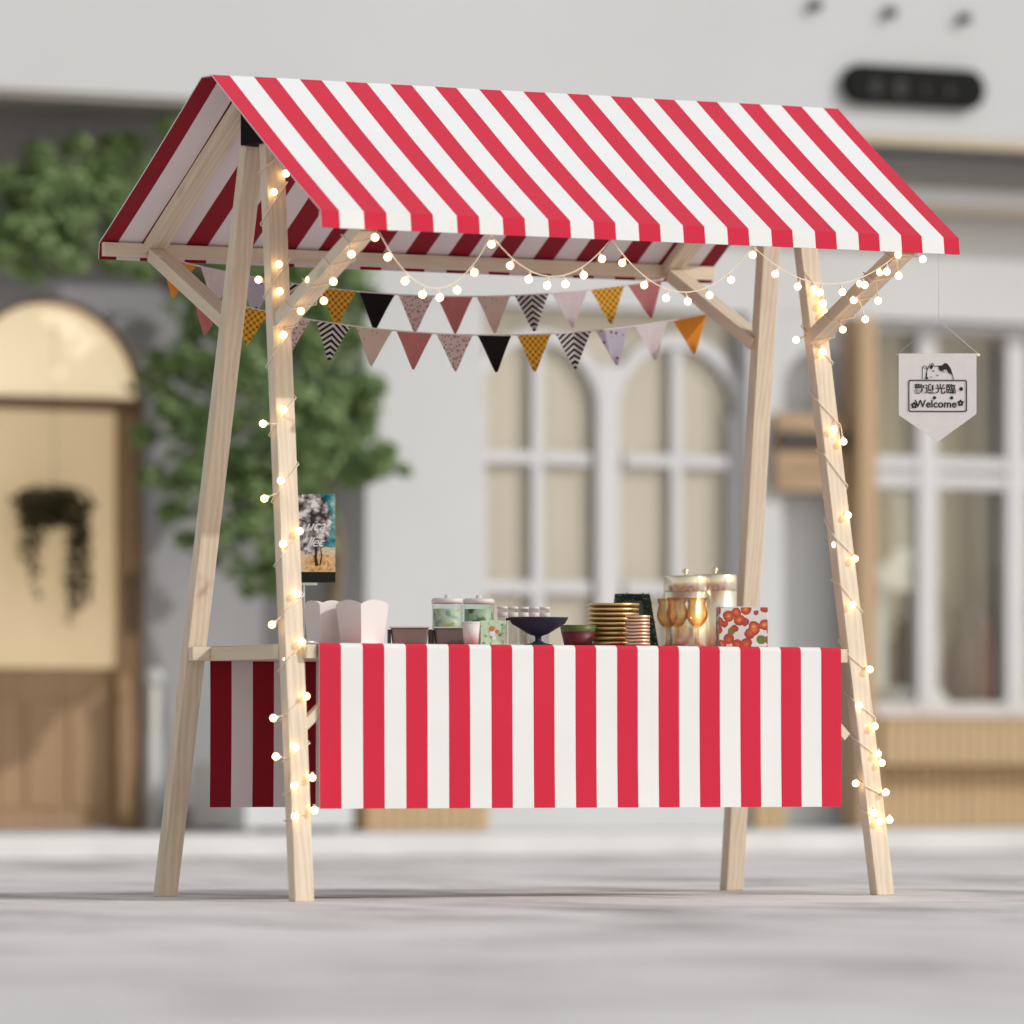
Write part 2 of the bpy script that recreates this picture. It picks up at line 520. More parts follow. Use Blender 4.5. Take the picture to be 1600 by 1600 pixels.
MB().box(4.603, 5.947, WY+0.035, WY+0.039, 0.785, TOPB-0.004).build('pane', M['pane'], win)
mb = MB()
xs = [4.604 + (5.946-4.604)*i/120 for i in range(121)]
mb.ring_y([(x, 2.388) for x in xs], [(x, 0.79) for x in xs], WY+0.055, WY+0.065)
mb.v = [(x, y + 0.0015*math.sin(x*60+math.sin(x*7)*2), z) for x, y, z in mb.v]
mb.build('blind', M['beige_curtain'], win)
MB().box(4.58, 5.97, YB-0.05, YB+0.065, 0.782, 0.81).build('sill', M['frame_white'], win)

# shop window on the right with its display
W2Y = YB+0.12
fr = MB()
X0, X1 = 6.624, 9.65
xs = [6.624, 6.98, 7.46, 7.92, 8.38, 8.84, 9.30]
fr.box(X0, X1, W2Y-0.001, W2Y+0.06, 0.602, 0.665)
fr.box(X0, X1, W2Y, W2Y+0.06, TOPB-0.05, TOPB-0.005)
for z in (1.672, 1.752):
    fr.box(X0, X1, W2Y+0.002, W2Y+0.058, z-0.03, z+0.03)
for i, x in enumerate(xs):
    wd = 0.05 if i else 0.03
    x0 = x - wd if i else x + 0.001
    fr.box(x0, x0 + 2*wd if i else x0+0.05, W2Y-0.006, W2Y+0.064, 0.604, TOPB-0.006)
win2 = fr.build('window', M['frame_white'], shop, bevel=0.004)
MB().box(X0, X1, W2Y+0.066, W2Y+0.071, 0.61, TOPB-0.01).build('pane', M['pane'], win2)
room = MB()
room.box(X0-0.04, 12, YB+0.85, YB+0.9, 0.5, 2.9)
room.box(X0-0.04, X0-0.002, YA+0.1, YB+0.849, 0.5, 2.9)
room.box(X0, 12, YA+0.101, YB+0.849, 0.50, 0.58)
room.build('interior', M['beige_room'], shop)
# slatted panels below the windows
def slats(x0, x1, y0, y1, z0, z1, pitch=0.055, gap=0.007):
    mb = MB(); x = x0
    while x < x1 - 0.01:
        mb.box(x, min(x+pitch-gap, x1), y0, y1, z0, z1); x += pitch
    mb.box(x0, x1, y0+0.012, y1+0.01, z0+0.001, z1-0.002)
    return mb
slats(6.63, 12, YB+0.09, YB+0.15, PZ+0.002, 0.384).build('skirting', M['slat_wood'], shop)
slats(6.635, 12, YB-0.04, YB+0.13, 0.386, 0.585).build('skirting', M['slat_wood'], shop)
MB().box(6.632, 12, YB-0.05, YB+0.158, 0.587, 0.601).build('sill', M['slat_wood'], shop)
slats(BX-0.02, 4.596, YB-0.05, YB-0.012, PZ+0.002, 0.42).build('skirting', M['slat_wood'], shop)
MB().box(BX-0.035, BX-0.022, YB-0.045, YA-0.01, PZ+0.002, 0.42).build('skirting', M['door_wood'], shop)
slats(5.955, 6.125, YB-0.05, YB-0.012, PZ+0.002, 0.36).build('skirting', M['slat_wood'], shop)

# arched wooden door
door = MB()
o_ = [(DX1-0.001, PZ+0.01)] + arc(dcx, dspr, dr-0.001, 0, 180, 32) + [(DX0+0.001, PZ+0.01)]
i_ = [(DX1-0.112, PZ+0.01)] + arc(dcx, dspr, dr-0.03, 0, 180, 32) + [(DX0+0.112, PZ+0.01)]
i_[1] = (DX1-0.03, dspr); i_[-2] = (DX0+0.03, dspr)
door.ring_y(arc(dcx, dspr, dr-0.001, 0, 180, 32), arc(dcx, dspr, dr-0.022, 0, 180, 32), YA+0.03, YA+0.2)
door.box(DX1-0.115, DX1-0.002, YA+0.032, YA+0.2, PZ+0.01, dspr-0.028)
door.box(DX0+0.002, DX0+0.115, YA+0.032, YA+0.2, PZ+0.01, dspr-0.028)
dob = door.build('door', M['door_wood'], shop, bevel=0.004)
MB().box(DX0+0.003, DX1-0.003, YA+0.025, YA+0.2, dspr-0.026, dspr+0.026).build('transom', M['door_dark'], dob, bevel=0.004)
mb = MB()
a = arc(dcx, dspr, dr-0.024, 0, 180, 32)
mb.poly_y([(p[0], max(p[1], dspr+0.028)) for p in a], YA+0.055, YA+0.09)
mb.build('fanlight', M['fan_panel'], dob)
mb = MB()
mb.box(DX0+0.117, DX1-0.117, YA+0.08, YA+0.18, PZ+0.012, 0.80)
for i in range(3):
    x0 = DX0+0.16+i*0.2
    mb.box(x0, x0+0.17, YA+0.07, YA+0.079, PZ+0.1, 0.66)
mb.build('lower_panel', M['door_wood'], dob, bevel=0.004)
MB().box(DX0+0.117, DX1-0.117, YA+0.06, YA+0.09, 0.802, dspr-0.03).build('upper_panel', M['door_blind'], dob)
mb = MB().tube([(DX1-0.06, YA+0.05, 0.95), (DX1-0.06, YA+0.01, 0.95), (DX1-0.06, YA+0.01, 1.2), (DX1-0.06, YA+0.05, 1.2)], 0.01, 8)
mb.build('handle', M['dark'], dob)

# pill shaped sign
sg = thing('pill_sign', (6.48, YC, 3.29), 'long black pill shaped shop sign on the pale upper wall', 'sign')
zc, hr, x0, x1 = 3.383, 0.088, 6.205, 6.765
o_ = arc(x1, zc, hr, 90, -90, 16) + arc(x0, zc, hr, 270, 90, 16)
mb = MB().poly_y(o_, YC-0.05, YC-0.002)
mb.build('sign_board', M['black_sign'], sg, bevel=0.006)
for (dx, s_) in ((-.21,.030),(-.08,.034),(.05,.016),(.18,.018)):
    MB().ring_y(arc(6.485+dx, zc-0.01, s_, 20, 330, 18), arc(6.485+dx, zc-0.01, s_*.45, 20, 330, 18), YC-0.0545, YC-0.0505).build('faded_letter', M['sign_grey'], sg)

for i, (x, z, lab) in enumerate(((5.976, 3.701, 'small black wall spotlight farthest from the frame edge, above the roof ridge end'),
                     (6.366, 3.690, 'small black wall spotlight above the middle of the pill sign'),
                     (6.758, 3.684, 'small black wall spotlight above the right end of the pill sign'),
                     (3.30, 3.715, 'small dark wall spotlight high above the left end of the roof ridge'))):
    sp = thing('wall_spotlight', (x, YC, z), lab, 'spotlight', 'spotlights on the upper wall')
    d = 1 if i < 3 else 0.8
    MB().lathe([(0.0001,0),(0.022*d,0),(0.022*d,0.012),(0.0001,0.012)], 14).build('mount', M['dark'], sp, Matrix.Translation((x, YC-0.001, z+0.02)) @ Matrix.Rotation(R(90), 4, 'X'))
    MB().lathe([(0.0001,0),(0.024*d,0),(0.024*d,0.03),(0.017*d,0.036),(0.0001,0.032)], 18).build('lamp_head', M['dark'], sp, Matrix.Translation((x, YC-0.0135, z+0.02)) @ Matrix.Rotation(R(100), 4, 'X'))

# wooden board hung in the recess
bd = thing('hanging_board', (6.21, YB-0.03, 1.61), 'brown plank board with a black band hung across the arched recess', 'board')
mb = MB()
for i in range(4):
    z = 1.605 + i*0.088
    mb.box(6.06, 6.43, YB-0.06, YB-0.025, z, z+0.084)
mb.build('planks', M['board_wood'], bd, bevel=0.003)
MB().box(6.07, 6.44, YB-0.085, YB-0.061, 1.798, 1.862).build('band', M['dark'], bd, bevel=0.004)

# things seen through the right window
def disp(name, px, py, Y, label, cat, fn):
    p = at_y(px, py, Y)
    o = thing(name, (p.x, Y, 0.58), label, cat)
    fn(p.x, Y, o); return o
M['lampshade'] = plain('cream_shade_added_glow', (.86,.82,.74), 0.8)
b_ = M['lampshade'].node_tree.nodes['Principled BSDF']
b_.inputs['Emission Color'].default_value = (1, .9, .74, 1); b_.inputs['Emission Strength'].default_value = 0.45  # glow added so the pale shade shows up behind the window
M['brown_dark'] = plain('dark_brown_glaze', (.10,.075,.055), 0.5)
M['pale_fabric'] = plain('pale_grey_fabric', (.82,.81,.78), 0.9, var=.05)
M['brick_red'] = plain('dusty_red_glaze', (.34,.12,.10), 0.5)
M['grey_drape'] = plain('grey_drape', (.33,.315,.30), 0.9)
def lamp(x, y, o):
    MB().lathe([(0.06,1.18),(0.095,1.2),(0.105,1.27),(0.085,1.34),(0.05,1.365),(0.0001,1.37)], 24, x, y, 0).build('lamp_shade', M['lampshade'], o)
    MB().lathe([(0.085,0.581),(0.085,0.60),(0.03,0.62),(0.018,0.9),(0.016,1.2),(0.0001,1.2)], 18, x, y, 0).build('lamp_base', M['brown_dark'], o)
disp('table_lamp', 1420, 900, YB+0.33, 'cream domed table lamp with an added glow, seen through the left pane of the shop window', 'lamp', lamp)
def chairlike(x, y, o):
    MB().lathe([(0.0001,0.581),(0.07,0.581),(0.13,0.68),(0.145,0.80),(0.10,0.94),(0.05,1.0),(0.06,1.05),(0.045,1.05),(0.0001,1.04)], 24, x, y, 0).build('pot_body', M['brown_dark'], o)
disp('round_pot', 1418, 1000, YB+0.66, 'dark round bellied pot standing behind the cream table lamp', 'pot', chairlike)
def pouf(x, y, o):
    MB().lathe([(0.0001,0.581),(0.15,0.582),(0.18,0.62),(0.18,0.68),(0.14,0.73),(0.0001,0.745)], 24, x, y, 0).build('cushion_body', M['pale_fabric'], o)
disp('pouf', 1420, 1080, YB+0.40, 'pale low pouf just behind the shop window sill', 'pouf', pouf)
def screen(x, y, o):
    MB().box(x-0.035, x+0.035, y, y+0.05, 0.582, 1.30).build('panel', M['pale_fabric'], o, bevel=0.01)
disp('display_panel', 1377, 900, YB+0.50, 'narrow pale upright panel behind the window beside the wooden pillar', 'panel', screen)
def vase(rmax, h, col):
    def fn(x, y, o):
        MB().lathe([(0.0001,0.581),(rmax*.6,0.581),(rmax,0.581+h*.35),(rmax*.8,0.581+h*.65),(rmax*.4,0.581+h*.85),(rmax*.55,0.581+h),(rmax*.4,0.581+h),(0.0001,0.58+h*.9)], 20, x, y, 0).build('vase_body', col, o)
    return fn
disp('vase', 1502, 960, YB+0.5, 'shorter dark brown vase behind the window mullion', 'vase', vase(.09, .52, M['brown_dark']))
disp('vase', 1562, 940, YB+0.5, 'tall dark brown vase in the right pane of the shop window', 'vase', vase(.06, .72, M['brown_dark']))
disp('vase', 1540, 980, YB+0.44, 'slim dusty red vase between the two dark brown vases', 'vase', vase(.03, .48, M['brick_red']))
p = at_y(1560, 800, YB+0.74)
mb = MB(); xs = [p.x-0.14+0.30*i/60 for i in range(61)]
mb.ring_y([(x, 2.3) for x in xs], [(x, 0.60) for x in xs], YB+0.74, YB+0.748)
mb.v = [(x, y+0.02*math.sin(x*85), z) for x, y, z in mb.v]
tag(local_build(mb, 'drape', M['grey_drape'], (p.x, YB+0.74, 0.6)), 'grey pleated drape hanging inside the right pane of the shop window', 'curtain')

# plant hanging in front of the door
def leaf_cloud(clumps, size, seed, flat=0.5):
    """clumps: (centre, radii, count) -> many small folded leaves spread through the volume"""
    rng = np.random.default_rng(seed)
    V = []; F = []
    for c, rad, n in clumps:
        u = rng.normal(size=(n, 3)); u /= np.linalg.norm(u, axis=1)[:, None]
        r = rng.random(n) ** 0.45
        P = np.array(c) + u * r[:, None] * np.array(rad)
        N = u * 0.55 + rng.normal(size=(n, 3)) * 0.5 + np.array([0.4, -0.45, 0.5])
        N /= np.linalg.norm(N, axis=1)[:, None]
        A = rng.normal(size=(n, 3)); A -= N * (A * N).sum(1)[:, None]; A /= np.linalg.norm(A, axis=1)[:, None]
        B = np.cross(N, A)
        s = size * (0.6 + 0.8 * rng.random(n))[:, None]
        base = len(V)
        tip = P + A * s; tail = P - A * s * 0.8
        l = P + B * s * flat + N * s * 0.12; r_ = P - B * s * flat + N * s * 0.12
        q = np.stack([tail, r_, tip, l], 1).reshape(-1, 3)
        V.extend(map(tuple, q.tolist()))
        F.extend([(base+4*i, base+4*i+1, base+4*i+2, base+4*i+3) for i in range(n)])
    return V, F
def leaf_obj(name, V, F, mt, parent):
    me = bpy.data.meshes.new(name); me.from_pydata(V, [], F); me.materials.append(mt); me.update()
    return link(bpy.data.objects.new(name, me), parent)

hp = thing('hanging_plant', (2.69, YA-0.07, 1.20), 'dark drooping plant hanging in front of the arched wooden door', 'plant')
cl = []
p0 = at_y(85, 785, YA-0.07)
cl.append(((p0.x, p0.y, p0.z), (.205, .10, .075), 620))
cl.append(((p0.x-0.04, p0.y, p0.z-0.06), (.13, .09, .06), 350))
for dx, L, n in ((-.10,.30,110),(.10,.42,230),(.14,.36,170),(.07,.5,120),(-.14,.18,60),(-.07,.42,50)):
    for k in range(6):
        q = (k+.5)/6
        cl.append(((p0.x+dx*(1+q*.1), p0.y, p0.z-0.05-L*q), (.03*(1.1-q*.6), .03, .05), int(n/6*(1.3-q*.8))))
V, F = leaf_cloud(cl, 0.022, 5)
leaf_obj('foliage', V, F, M['leaf_dark'], hp)
MB().tube([(p0.x, p0.y, p0.z), (p0.x, p0.y, 2.30), (p0.x, YA+0.1, 2.34)], 0.0015, 6).build('hanger', M['dark'], hp)

# slim pale lantern by the door
p = at_y(240, 1200, YA-0.1)
ln = thing('garden_lantern', (p.x, YA-0.1, PZ), 'slim pale post lantern standing beside the wooden door frame', 'lantern')
mb = MB().box(p.x-0.02, p.x+0.02, YA-0.12, YA-0.08, PZ+0.02, PZ+0.62)
mb.box(p.x-0.035, p.x+0.035, YA-0.135, YA-0.065, PZ, PZ+0.02)
mb.build('post', M['steel'], ln, bevel=0.003)
MB().box(p.x-0.024, p.x+0.024, YA-0.124, YA-0.076, PZ+0.14, PZ+0.42).build('panel', M['planter'], ln, bevel=0.004)
MB().ball((p.x, YA-0.1, PZ+0.66), 0.04, 16, 10).build('globe', M['planter'], ln)

# planter and tree
pl = thing('planter_box', (3.48, 8.25, PZ), 'low white planter box against the grey wall, holding the tree', 'planter')
mb = MB()
for (x0, x1, y0, y1) in ((3.22,3.74,8.0,8.03),(3.22,3.74,8.47,8.5),(3.22,3.25,8.031,8.469),(3.71,3.74,8.031,8.469)):
    mb.box(x0, x1, y0, y1, PZ+0.02, PZ+0.30)
for x in (3.24, 3.68):
    for y in (8.02, 8.44): mb.box(x, x+0.04, y, y+0.04, PZ, PZ+0.02)
mb.build('box', M['planter'], pl, bevel=0.004)
MB().box(3.251, 3.709, 8.031, 8.469, PZ+0.03, PZ+0.27).build('soil', M['soil'], pl)

tr = thing('leafy_tree', (3.62, 8.25, PZ+0.27), 'bushy green tree in front of the grey wall left of the white bay', 'tree')
trunk = MB()
tp = [(3.62,8.25,.37),(3.66,8.22,.65),(3.73,8.18,.95),(3.74,8.15,1.3),(3.66,8.12,1.65),(3.52,8.15,1.95),(3.42,8.2,2.3),(3.30,8.25,2.65)]
trunk.tube(tp, [.045,.04,.036,.033,.03,.026,.02,.012], 10)
clumps_px = [ # px, py, Y, r_px, count
 (300,300,8.15,70,900),(230,350,8.2,60,700),(150,300,8.2,62,800),(60,330,8.2,62,800),(20,385,8.2,50,500),(110,375,8.15,50,550),(190,395,8.2,42,420),(10,290,8.2,60,600),(95,262,8.2,60,500),(200,260,8.2,70,600),
 (-60,330,8.2,70,600),(-130,350,8.2,60,400),
 (330,440,8.1,70,900),(420,470,8.1,80,1100),(500,500,8.05,70,900),(545,440,8.05,48,500),(520,580,8.05,70,900),(430,600,8.0,90,1200),(340,580,8.1,70,800),(290,660,8.1,60,600),(280,560,8.15,42,300),(390,700,8.05,85,1100),(480,690,8.0,80,1000),(540,680,8.0,52,560),(592,722,8.0,30,230),(552,745,8.02,30,200),(330,760,8.1,68,700),(420,800,8.05,66,700),(350,850,8.1,50,420),(395,890,8.08,46,330),(300,720,8.15,55,450),(440,880,8.05,36,200),(250,600,8.2,28,90),(235,745,8.2,22,60),(380,520,8.0,60,600),(470,770,8.0,50,450),(300,480,8.1,50,380),(490,830,8.05,30,160),(225,600,8.3,18,40),(440,380,8.1,90,900),(360,360,8.1,70,700)]
cl = []
for px, py, Y, r, n in clumps_px:
    p = at_y(px, py, Y); rr = r/370.0
    k = 6
    rg = random.Random(px*7+py)
    cl.append(((p.x, p.y, p.z), (rr*.95, min(rr, .26), rr*.8), int(n*.34)))
    for j in range(k):
        a_ = rg.random()*6.28; b_ = rg.uniform(.6, 1.15)
        q = (p.x + rr*b_*math.cos(a_), p.y + rg.uniform(-.18,.08), p.z + rr*.85*b_*math.sin(a_))
        cl.append((q, (rr*.40, rr*.40, rr*.30), int(n*.24)))
V, F = leaf_cloud(cl, 0.0245, 11, 0.55)
lim = 3.12
V = [(x, y, min(z, lim - 0.02*((x*37) % 1)) if y > YC-0.02 else z) for x, y, z in V]
leaf_obj('crown', V, F, M['leaf'], tr)
for (px, py, Y, r, n) in clumps_px:
    if n < 400: continue
    p = at_y(px, py, Y)
    s = min(tp, key=lambda q: (Vector(q)-p).length + (0.35 if q[2] > p.z else 0))
    s = Vector(s); md = (s+p)/2 + Vector((0, 0.02, 0.05))
    trunk.tube([s, md, p], [.014,.010,.004], 6)
trunk.build('trunk', M['bark'], tr)

# ------------------------------------------------------------------ market stall
stall = thing('market_stall', (0, 0, 0), 'wooden market stall with red and white striped roof and splayed legs', 'market stall')
LEGTOP = 2.205
LEGS = {  # bottom front-left corner, top front-left corner
 'FL': (Vector((-.999,-.427,0)), Vector((-.909,-.070,LEGTOP))),
 'BL': (Vector((-.999, .439,0)), Vector((-.910, .050,LEGTOP))),
 'FR': (Vector(( .977,-.429,0)), Vector(( .887,-.085,LEGTOP))),
 'BR': (Vector(( .977, .441,0)), Vector(( .887, .050,LEGTOP)))}
LW, LD = 0.062, 0.042
def leg_at(k, z):
    a, b = LEGS[k]; return a + (b-a)*(z/LEGTOP)
for k, (a, b) in LEGS.items():
    mb = MB()
    q = lambda c: [(c.x-a.x, c.y-a.y, c.z), (c.x+LW-a.x, c.y-a.y, c.z), (c.x+LW-a.x, c.y+LD-a.y, c.z), (c.x-a.x, c.y+LD-a.y, c.z)]
    mb.hexa(q(a), q(b))
    mb.build('leg', M['wood'], stall, Matrix.Translation(a), bevel=0.0025)

def beam(name, p0, p1, wx, d, mt, xdir=(1,0,0), parent=stall, bevel=0.002):
    p0 = Vector(p0); p1 = Vector(p1)
    z = (p1-p0).normalized(); x = Vector(xdir); x = (x - z*x.dot(z)).normalized(); y = z.cross(x)
    Mx = Matrix((x, y, z)).transposed().to_4x4(); Mx.translation = p0
    L = (p1-p0).length
    return MB().box(-wx/2, wx/2, -d/2, d/2, 0, L).build(name, mt, parent, Mx, bevel)

# braces up to the eaves
BRACES = {'FL': ((-.893,-.135,1.675), (-.893,-.665,1.925)), 'BL': ((-.893,.165,1.685), (-.893,.665,1.925)),
          'FR': (( .925,-.150,1.680), ( .925,-.665,1.925)), 'BR': (( .925,.165,1.685), ( .925,.665,1.925))}
for k, (p0, p1) in BRACES.items():
    beam('brace', p0, p1, 0.058, 0.04, M['wood'])
# rafters under each slope
SL = (2.4-1.961)/(0.706-0.0337)
for X in (-.893, .925):
    for s in (-1, 1):
        beam('rafter', (X, s*0.045, 2.392-0.032), (X, s*0.690, 1.961+0.0105-0.028), 0.066, 0.03, M['wood'])
    MB().box(X-0.031, X+0.031, -0.066, 0.060, LEGTOP+0.001, 2.335).build('ridge_bracket', M['black_metal'], stall, bevel=0.003)
beam('ridge_beam', (-.893, 0, 2.345), (.925, 0, 2.345), 0.045, 0.06, M['wood'], (0,1,0))
# eave boards
for s in (-1, 1):
    beam('eave_board', (-1.060, s*0.692, 1.9385), (1.082, s*0.692, 1.9385), 0.018, 0.042, M['wood'], (0,1,0))
# table frame
for y0 in (-.250, .288):
    beam('long_rail', (-.972, y0, .7195), (.962, y0, .7195), 0.03, 0.040, M['wood'], (0,1,0))
for X in (-.897, .915):
    beam('end_rail', (X, -.333, .7195), (X, .271, .7195), 0.034, 0.0405, M['wood'])
MB().box(-.872, .896, -.337, .337, .700, .7405).build('table_board', M['wood_x'], stall, bevel=0.003)
for (a, b) in (((-.952,-.322,.475), (-.70,-.322,.70)), ((.93,-.322,.475), (.70,-.322,.70))):
    beam('table_brace', a, b, 0.03, 0.028, M['wood'], (0,1,0))

# striped canopy
def striped(profile, edges, thick, inner_sign, mats, name, parent=None, wav=0.0, M_=None, tagit=None):
    """profile: (y,z) polyline; edges: x of stripe borders; stripes alternate red / white"""
    n = len(profile)
    P = [Vector((0, y, z)) for y, z in profile]
    nr = []
    for i in range(n):
        tg = (P[min(i+1,n-1)] - P[max(i-1,0)]).normalized()
        nr.append(Vector((0, tg.z, -tg.y)) * inner_sign)
    mb = MB()
    xs = []
    sub = 2
    for i in range(len(edges)-1):
        for j in range(sub): xs.append((edges[i] + (edges[i+1]-edges[i])*j/sub, i % 2))
    xs.append((edges[-1], 0))
    def off(x, i):
        y, z = profile[i]
        return wav*noise.noise(Vector((x*2.2, y*3, z*3)))
    def vid(layer, c, i): return (layer*len(xs) + c)*n + i
    vs = []
    for layer in (0, 1):
        for (x, _) in xs:
            for i in range(n):
                o_ = off(x, i)
                p = P[i] + nr[i]*(thick*layer + o_)
                vs.append((x, p.y, p.z))
    mb.v = vs
    for c in range(len(xs)-1):
        st = xs[c][1]
        for i in range(n-1):
            mb.f.append([vid(0,c,i),vid(0,c+1,i),vid(0,c+1,i+1),vid(0,c,i+1)]); mb.m.append(st); mb.sm.append(False)
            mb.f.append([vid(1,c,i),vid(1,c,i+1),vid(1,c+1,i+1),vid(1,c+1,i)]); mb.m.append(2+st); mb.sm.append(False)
        for i in (0, n-1):
            mb.f.append([vid(0,c,i),vid(1,c,i),vid(1,c+1,i),vid(0,c+1,i)]); mb.m.append(st); mb.sm.append(False)
    for c in (0, len(xs)-1):
        for i in range(n-1):
            mb.f.append([vid(0,c,i),vid(0,c,i+1),vid(1,c,i+1),vid(1,c,i)]); mb.m.append(4); mb.sm.append(False)
    return mb.build(name, mats, parent, M_)

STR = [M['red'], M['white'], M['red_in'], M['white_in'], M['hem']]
L0, L1 = -1.0655, 1.0872
per = 0.15081
reds0 = -0.928
edges = [L0, -1.007]
x = reds0
while x < L1 - 0.02:
    edges += [x, min(x + 0.0735, L1)]; x += per
edges[-1] = L1
prof = [(.7125,1.909),(.709,1.94),(.706,1.961)]
for i in range(1, 8):
    q = i/8; prof.append((.706-(.706-.0337)*q, 1.961+(2.4-1.961)*q - 0.006*math.sin(math.pi*q)))
prof += [(.0337,2.4),(-.0337,2.4)]
for i in range(1, 8):
    q = i/8; prof.append((-.0337-(.706-.0337)*q, 2.4-(2.4-1.961)*q - 0.006*math.sin(math.pi*q)))
prof += [(-.706,1.961),(-.709,1.94),(-.7125,1.911)]
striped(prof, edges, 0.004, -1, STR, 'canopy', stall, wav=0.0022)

# tablecloth
cx0, cx1 = -.8776, .9012
edges = [cx0 + (cx1-cx0)*i/25 for i in range(26)]
prof = [(.3485,.2656),(.3465,.40),(.3455,.55),(.345,.70),(.345,.728)]
for i in range(1, 5):
    a_ = R(90*i/4); prof.append((.331+.014*math.cos(a_), .7305+.014*math.sin(a_)))
prof += [(.2,.7445),(0,.7445),(-.2,.7445)]
for i in range(0, 5):
    a_ = R(90+90*i/4); prof.append((-.331+.014*math.cos(a_), .7305+.014*math.sin(a_)))
prof += [(-.345,.70),(-.3455,.55),(-.3465,.40),(-.3485,.2656)]
tc = striped(prof, edges, 0.0026, -1, STR, 'tablecloth', None, wav=0.0018)
tag(tc, 'red and white striped cloth draped over the stall table front and back', 'tablecloth')
TZ = 0.7462

# ------------------------------------------------------------------ bunting
def flagmat(name, kind):
    m, t, b = mat(name)
    b.inputs['Roughness'].default_value = 0.85
    b.inputs['Specular IOR Level'].default_value = 0.2
    c = t.nodes.new('ShaderNodeTexCoord'); sx = t.nodes.new('ShaderNodeSeparateXYZ')
    t.links.new(c.outputs['Object'], sx.inputs[0])
    u, v = sx.outputs[0], sx.outputs[2]
    if kind == 'chevron':
        f = math_n(t, 'ADD', math_n(t, 'MULTIPLY', math_n(t, 'ABSOLUTE', u), 0.75), v)
        f = math_n(t, 'FRACT', math_n(t, 'MULTIPLY', f, 1/0.0185))
        f = math_n(t, 'GREATER_THAN', f, 0.5)
        col = mixc(t, f, (.02,.017,.018), (.72,.68,.67))
    elif kind == 'mustard':
        p = 0.0205
        a1 = math_n(t, 'FRACT', math_n(t, 'MULTIPLY', math_n(t, 'ADD', u, v), 1/p))
        a2 = math_n(t, 'FRACT', math_n(t, 'MULTIPLY', math_n(t, 'SUBTRACT', u, v), 1/p))
        g1 = math_n(t, 'GREATER_THAN', a1, 0.55); g2 = math_n(t, 'GREATER_THAN', a2, 0.55)
        s = math_n(t, 'MULTIPLY', math_n(t, 'ADD', g1, g2), 0.5)
        col = ramp(t, s, [(0.0, (.86,.55,.09)), (0.34, (.74,.39,.04)), (0.75, (.27,.12,.025))], 'CONSTANT')
    elif kind in ('speckle', 'lavender', 'beige'):
        base, dot, sc_, th = {'speckle': ((.76,.62,.61), (.26,.13,.16), 125, .33), 'lavender': ((.60,.57,.68), (.30,.06,.10), 42, .2), 'beige': ((.73,.59,.53), (.62,.38,.35), 50, .2)}[kind]
        vo = t.nodes.new('ShaderNodeTexVoronoi'); vo.inputs['Scale'].default_value = sc_
        t.links.new(c.outputs['Object'], vo.inputs['Vector'])
        f = math_n(t, 'LESS_THAN', vo.outputs['Distance'], th)
        col = mixc(t, f, base, dot)
    else:
        base = {'rose': (.60,.235,.235), 'black': (.016,.012,.013), 'pale': (.80,.73,.75), 'orange': (.86,.37,.05)}[kind]
        n_ = noise_n(t, c.outputs['Object'], 60, 3)
        col = ramp(t, n_, [(0.3, tuple(x*.94 for x in base)), (0.7, tuple(x*1.05 for x in base))])
    t.links.new(col, b.inputs['Base Color'])
    bump(t, b, noise_n(t, c.outputs['Object'], 500, 2), 0.15, 0.002)
    tr_ = t.nodes.new('ShaderNodeBsdfTranslucent'); t.links.new(col, tr_.inputs[0])
    mx = t.nodes.new('ShaderNodeMixShader'); mx.inputs[0].default_value = 0.3
    t.links.new(b.outputs[0], mx.inputs[1]); t.links.new(tr_.outputs[0], mx.inputs[2])
    t.links.new(mx.outputs[0], t.nodes['Material Output'].inputs[0])
    return m
FM = {k: flagmat('flag_' + k, k) for k in ('chevron','mustard','speckle','lavender','beige','rose','black','pale','orange')}

def flag_mesh(kind):
    W, H, N = 0.122, 0.112, 8
    mb = MB()
    for layer, yy in ((0, -0.0007), (1, 0.0007)):
        vs = []; 
        for i in range(N+1):
            q = i/N; hw = W/2*(1-q)
            for s in (-1, -.5, 0, .5, 1):
                vs.append((hw*s, yy + 0.007*math.sin(q*3+s*1.4+.6)*q, -H*q))
        fs = []
        for i in range(N):
            for j in range(4):
                a_ = i*5+j
                f_ = (a_, a_+5, a_+6, a_+1)
                fs.append(f_ if layer == 0 else f_[::-1])
        mb.add(vs, fs, 0, True)
    return mb.mesh('flag_' + kind, [FM[kind]], recalc=False)
FMESH = {k: flag_mesh(k) for k in FM}

def bunting(pL, pR, sag, kinds, label, seed):
    pL, pR = Vector(pL), Vector(pR)
    o = thing('bunting', tuple((pL+pR)/2 - Vector((0,0,sag))), label, 'bunting', 'bunting strung between the back braces')
    def pt(q): 
        p = pL.lerp(pR, q); p.z -= sag*4*q*(1-q); return p
    MB().tube([pt(i/80) for i in range(81)], 0.0022, 6).build('cord', M['banner_white'], o)
    rg = random.Random(seed)
    n = len(kinds)
    for i, k in enumerate(kinds):
        q = (i+0.5)/n
        p = pt(q); d = (pt(q+.01)-pt(q-.01)).normalized()
        ang = math.atan2(-d.z, d.x)
        Mx = Matrix.Translation(p - Vector((0,0.001,0.0015))) @ Matrix.Rotation(ang, 4, 'Y') @ Matrix.Rotation(R(rg.uniform(-5,5)), 4, 'X') @ Matrix.Rotation(R(rg.uniform(-4,4)), 4, 'Z')
        f = link(bpy.data.objects.new('flag', FMESH[k]), o, Mx)
    return o
U = ['orange','pale','lavender','chevron','mustard','black','speckle','rose','beige','chevron','pale','mustard','rose']
Lw = ['rose','mustard','speckle','chevron','beige','rose','speckle','black','mustard','chevron','lavender','pale','orange']
bunting((-.922,.60,1.917), (.845,.60,1.908), 0.085, U, 'upper row of mixed pennants, orange flag at its left end', 3)
bunting((-.873,.49,1.802), (.943,.49,1.797), 0.095, Lw, 'lower row of mixed pennants, orange flag at its right end', 4)

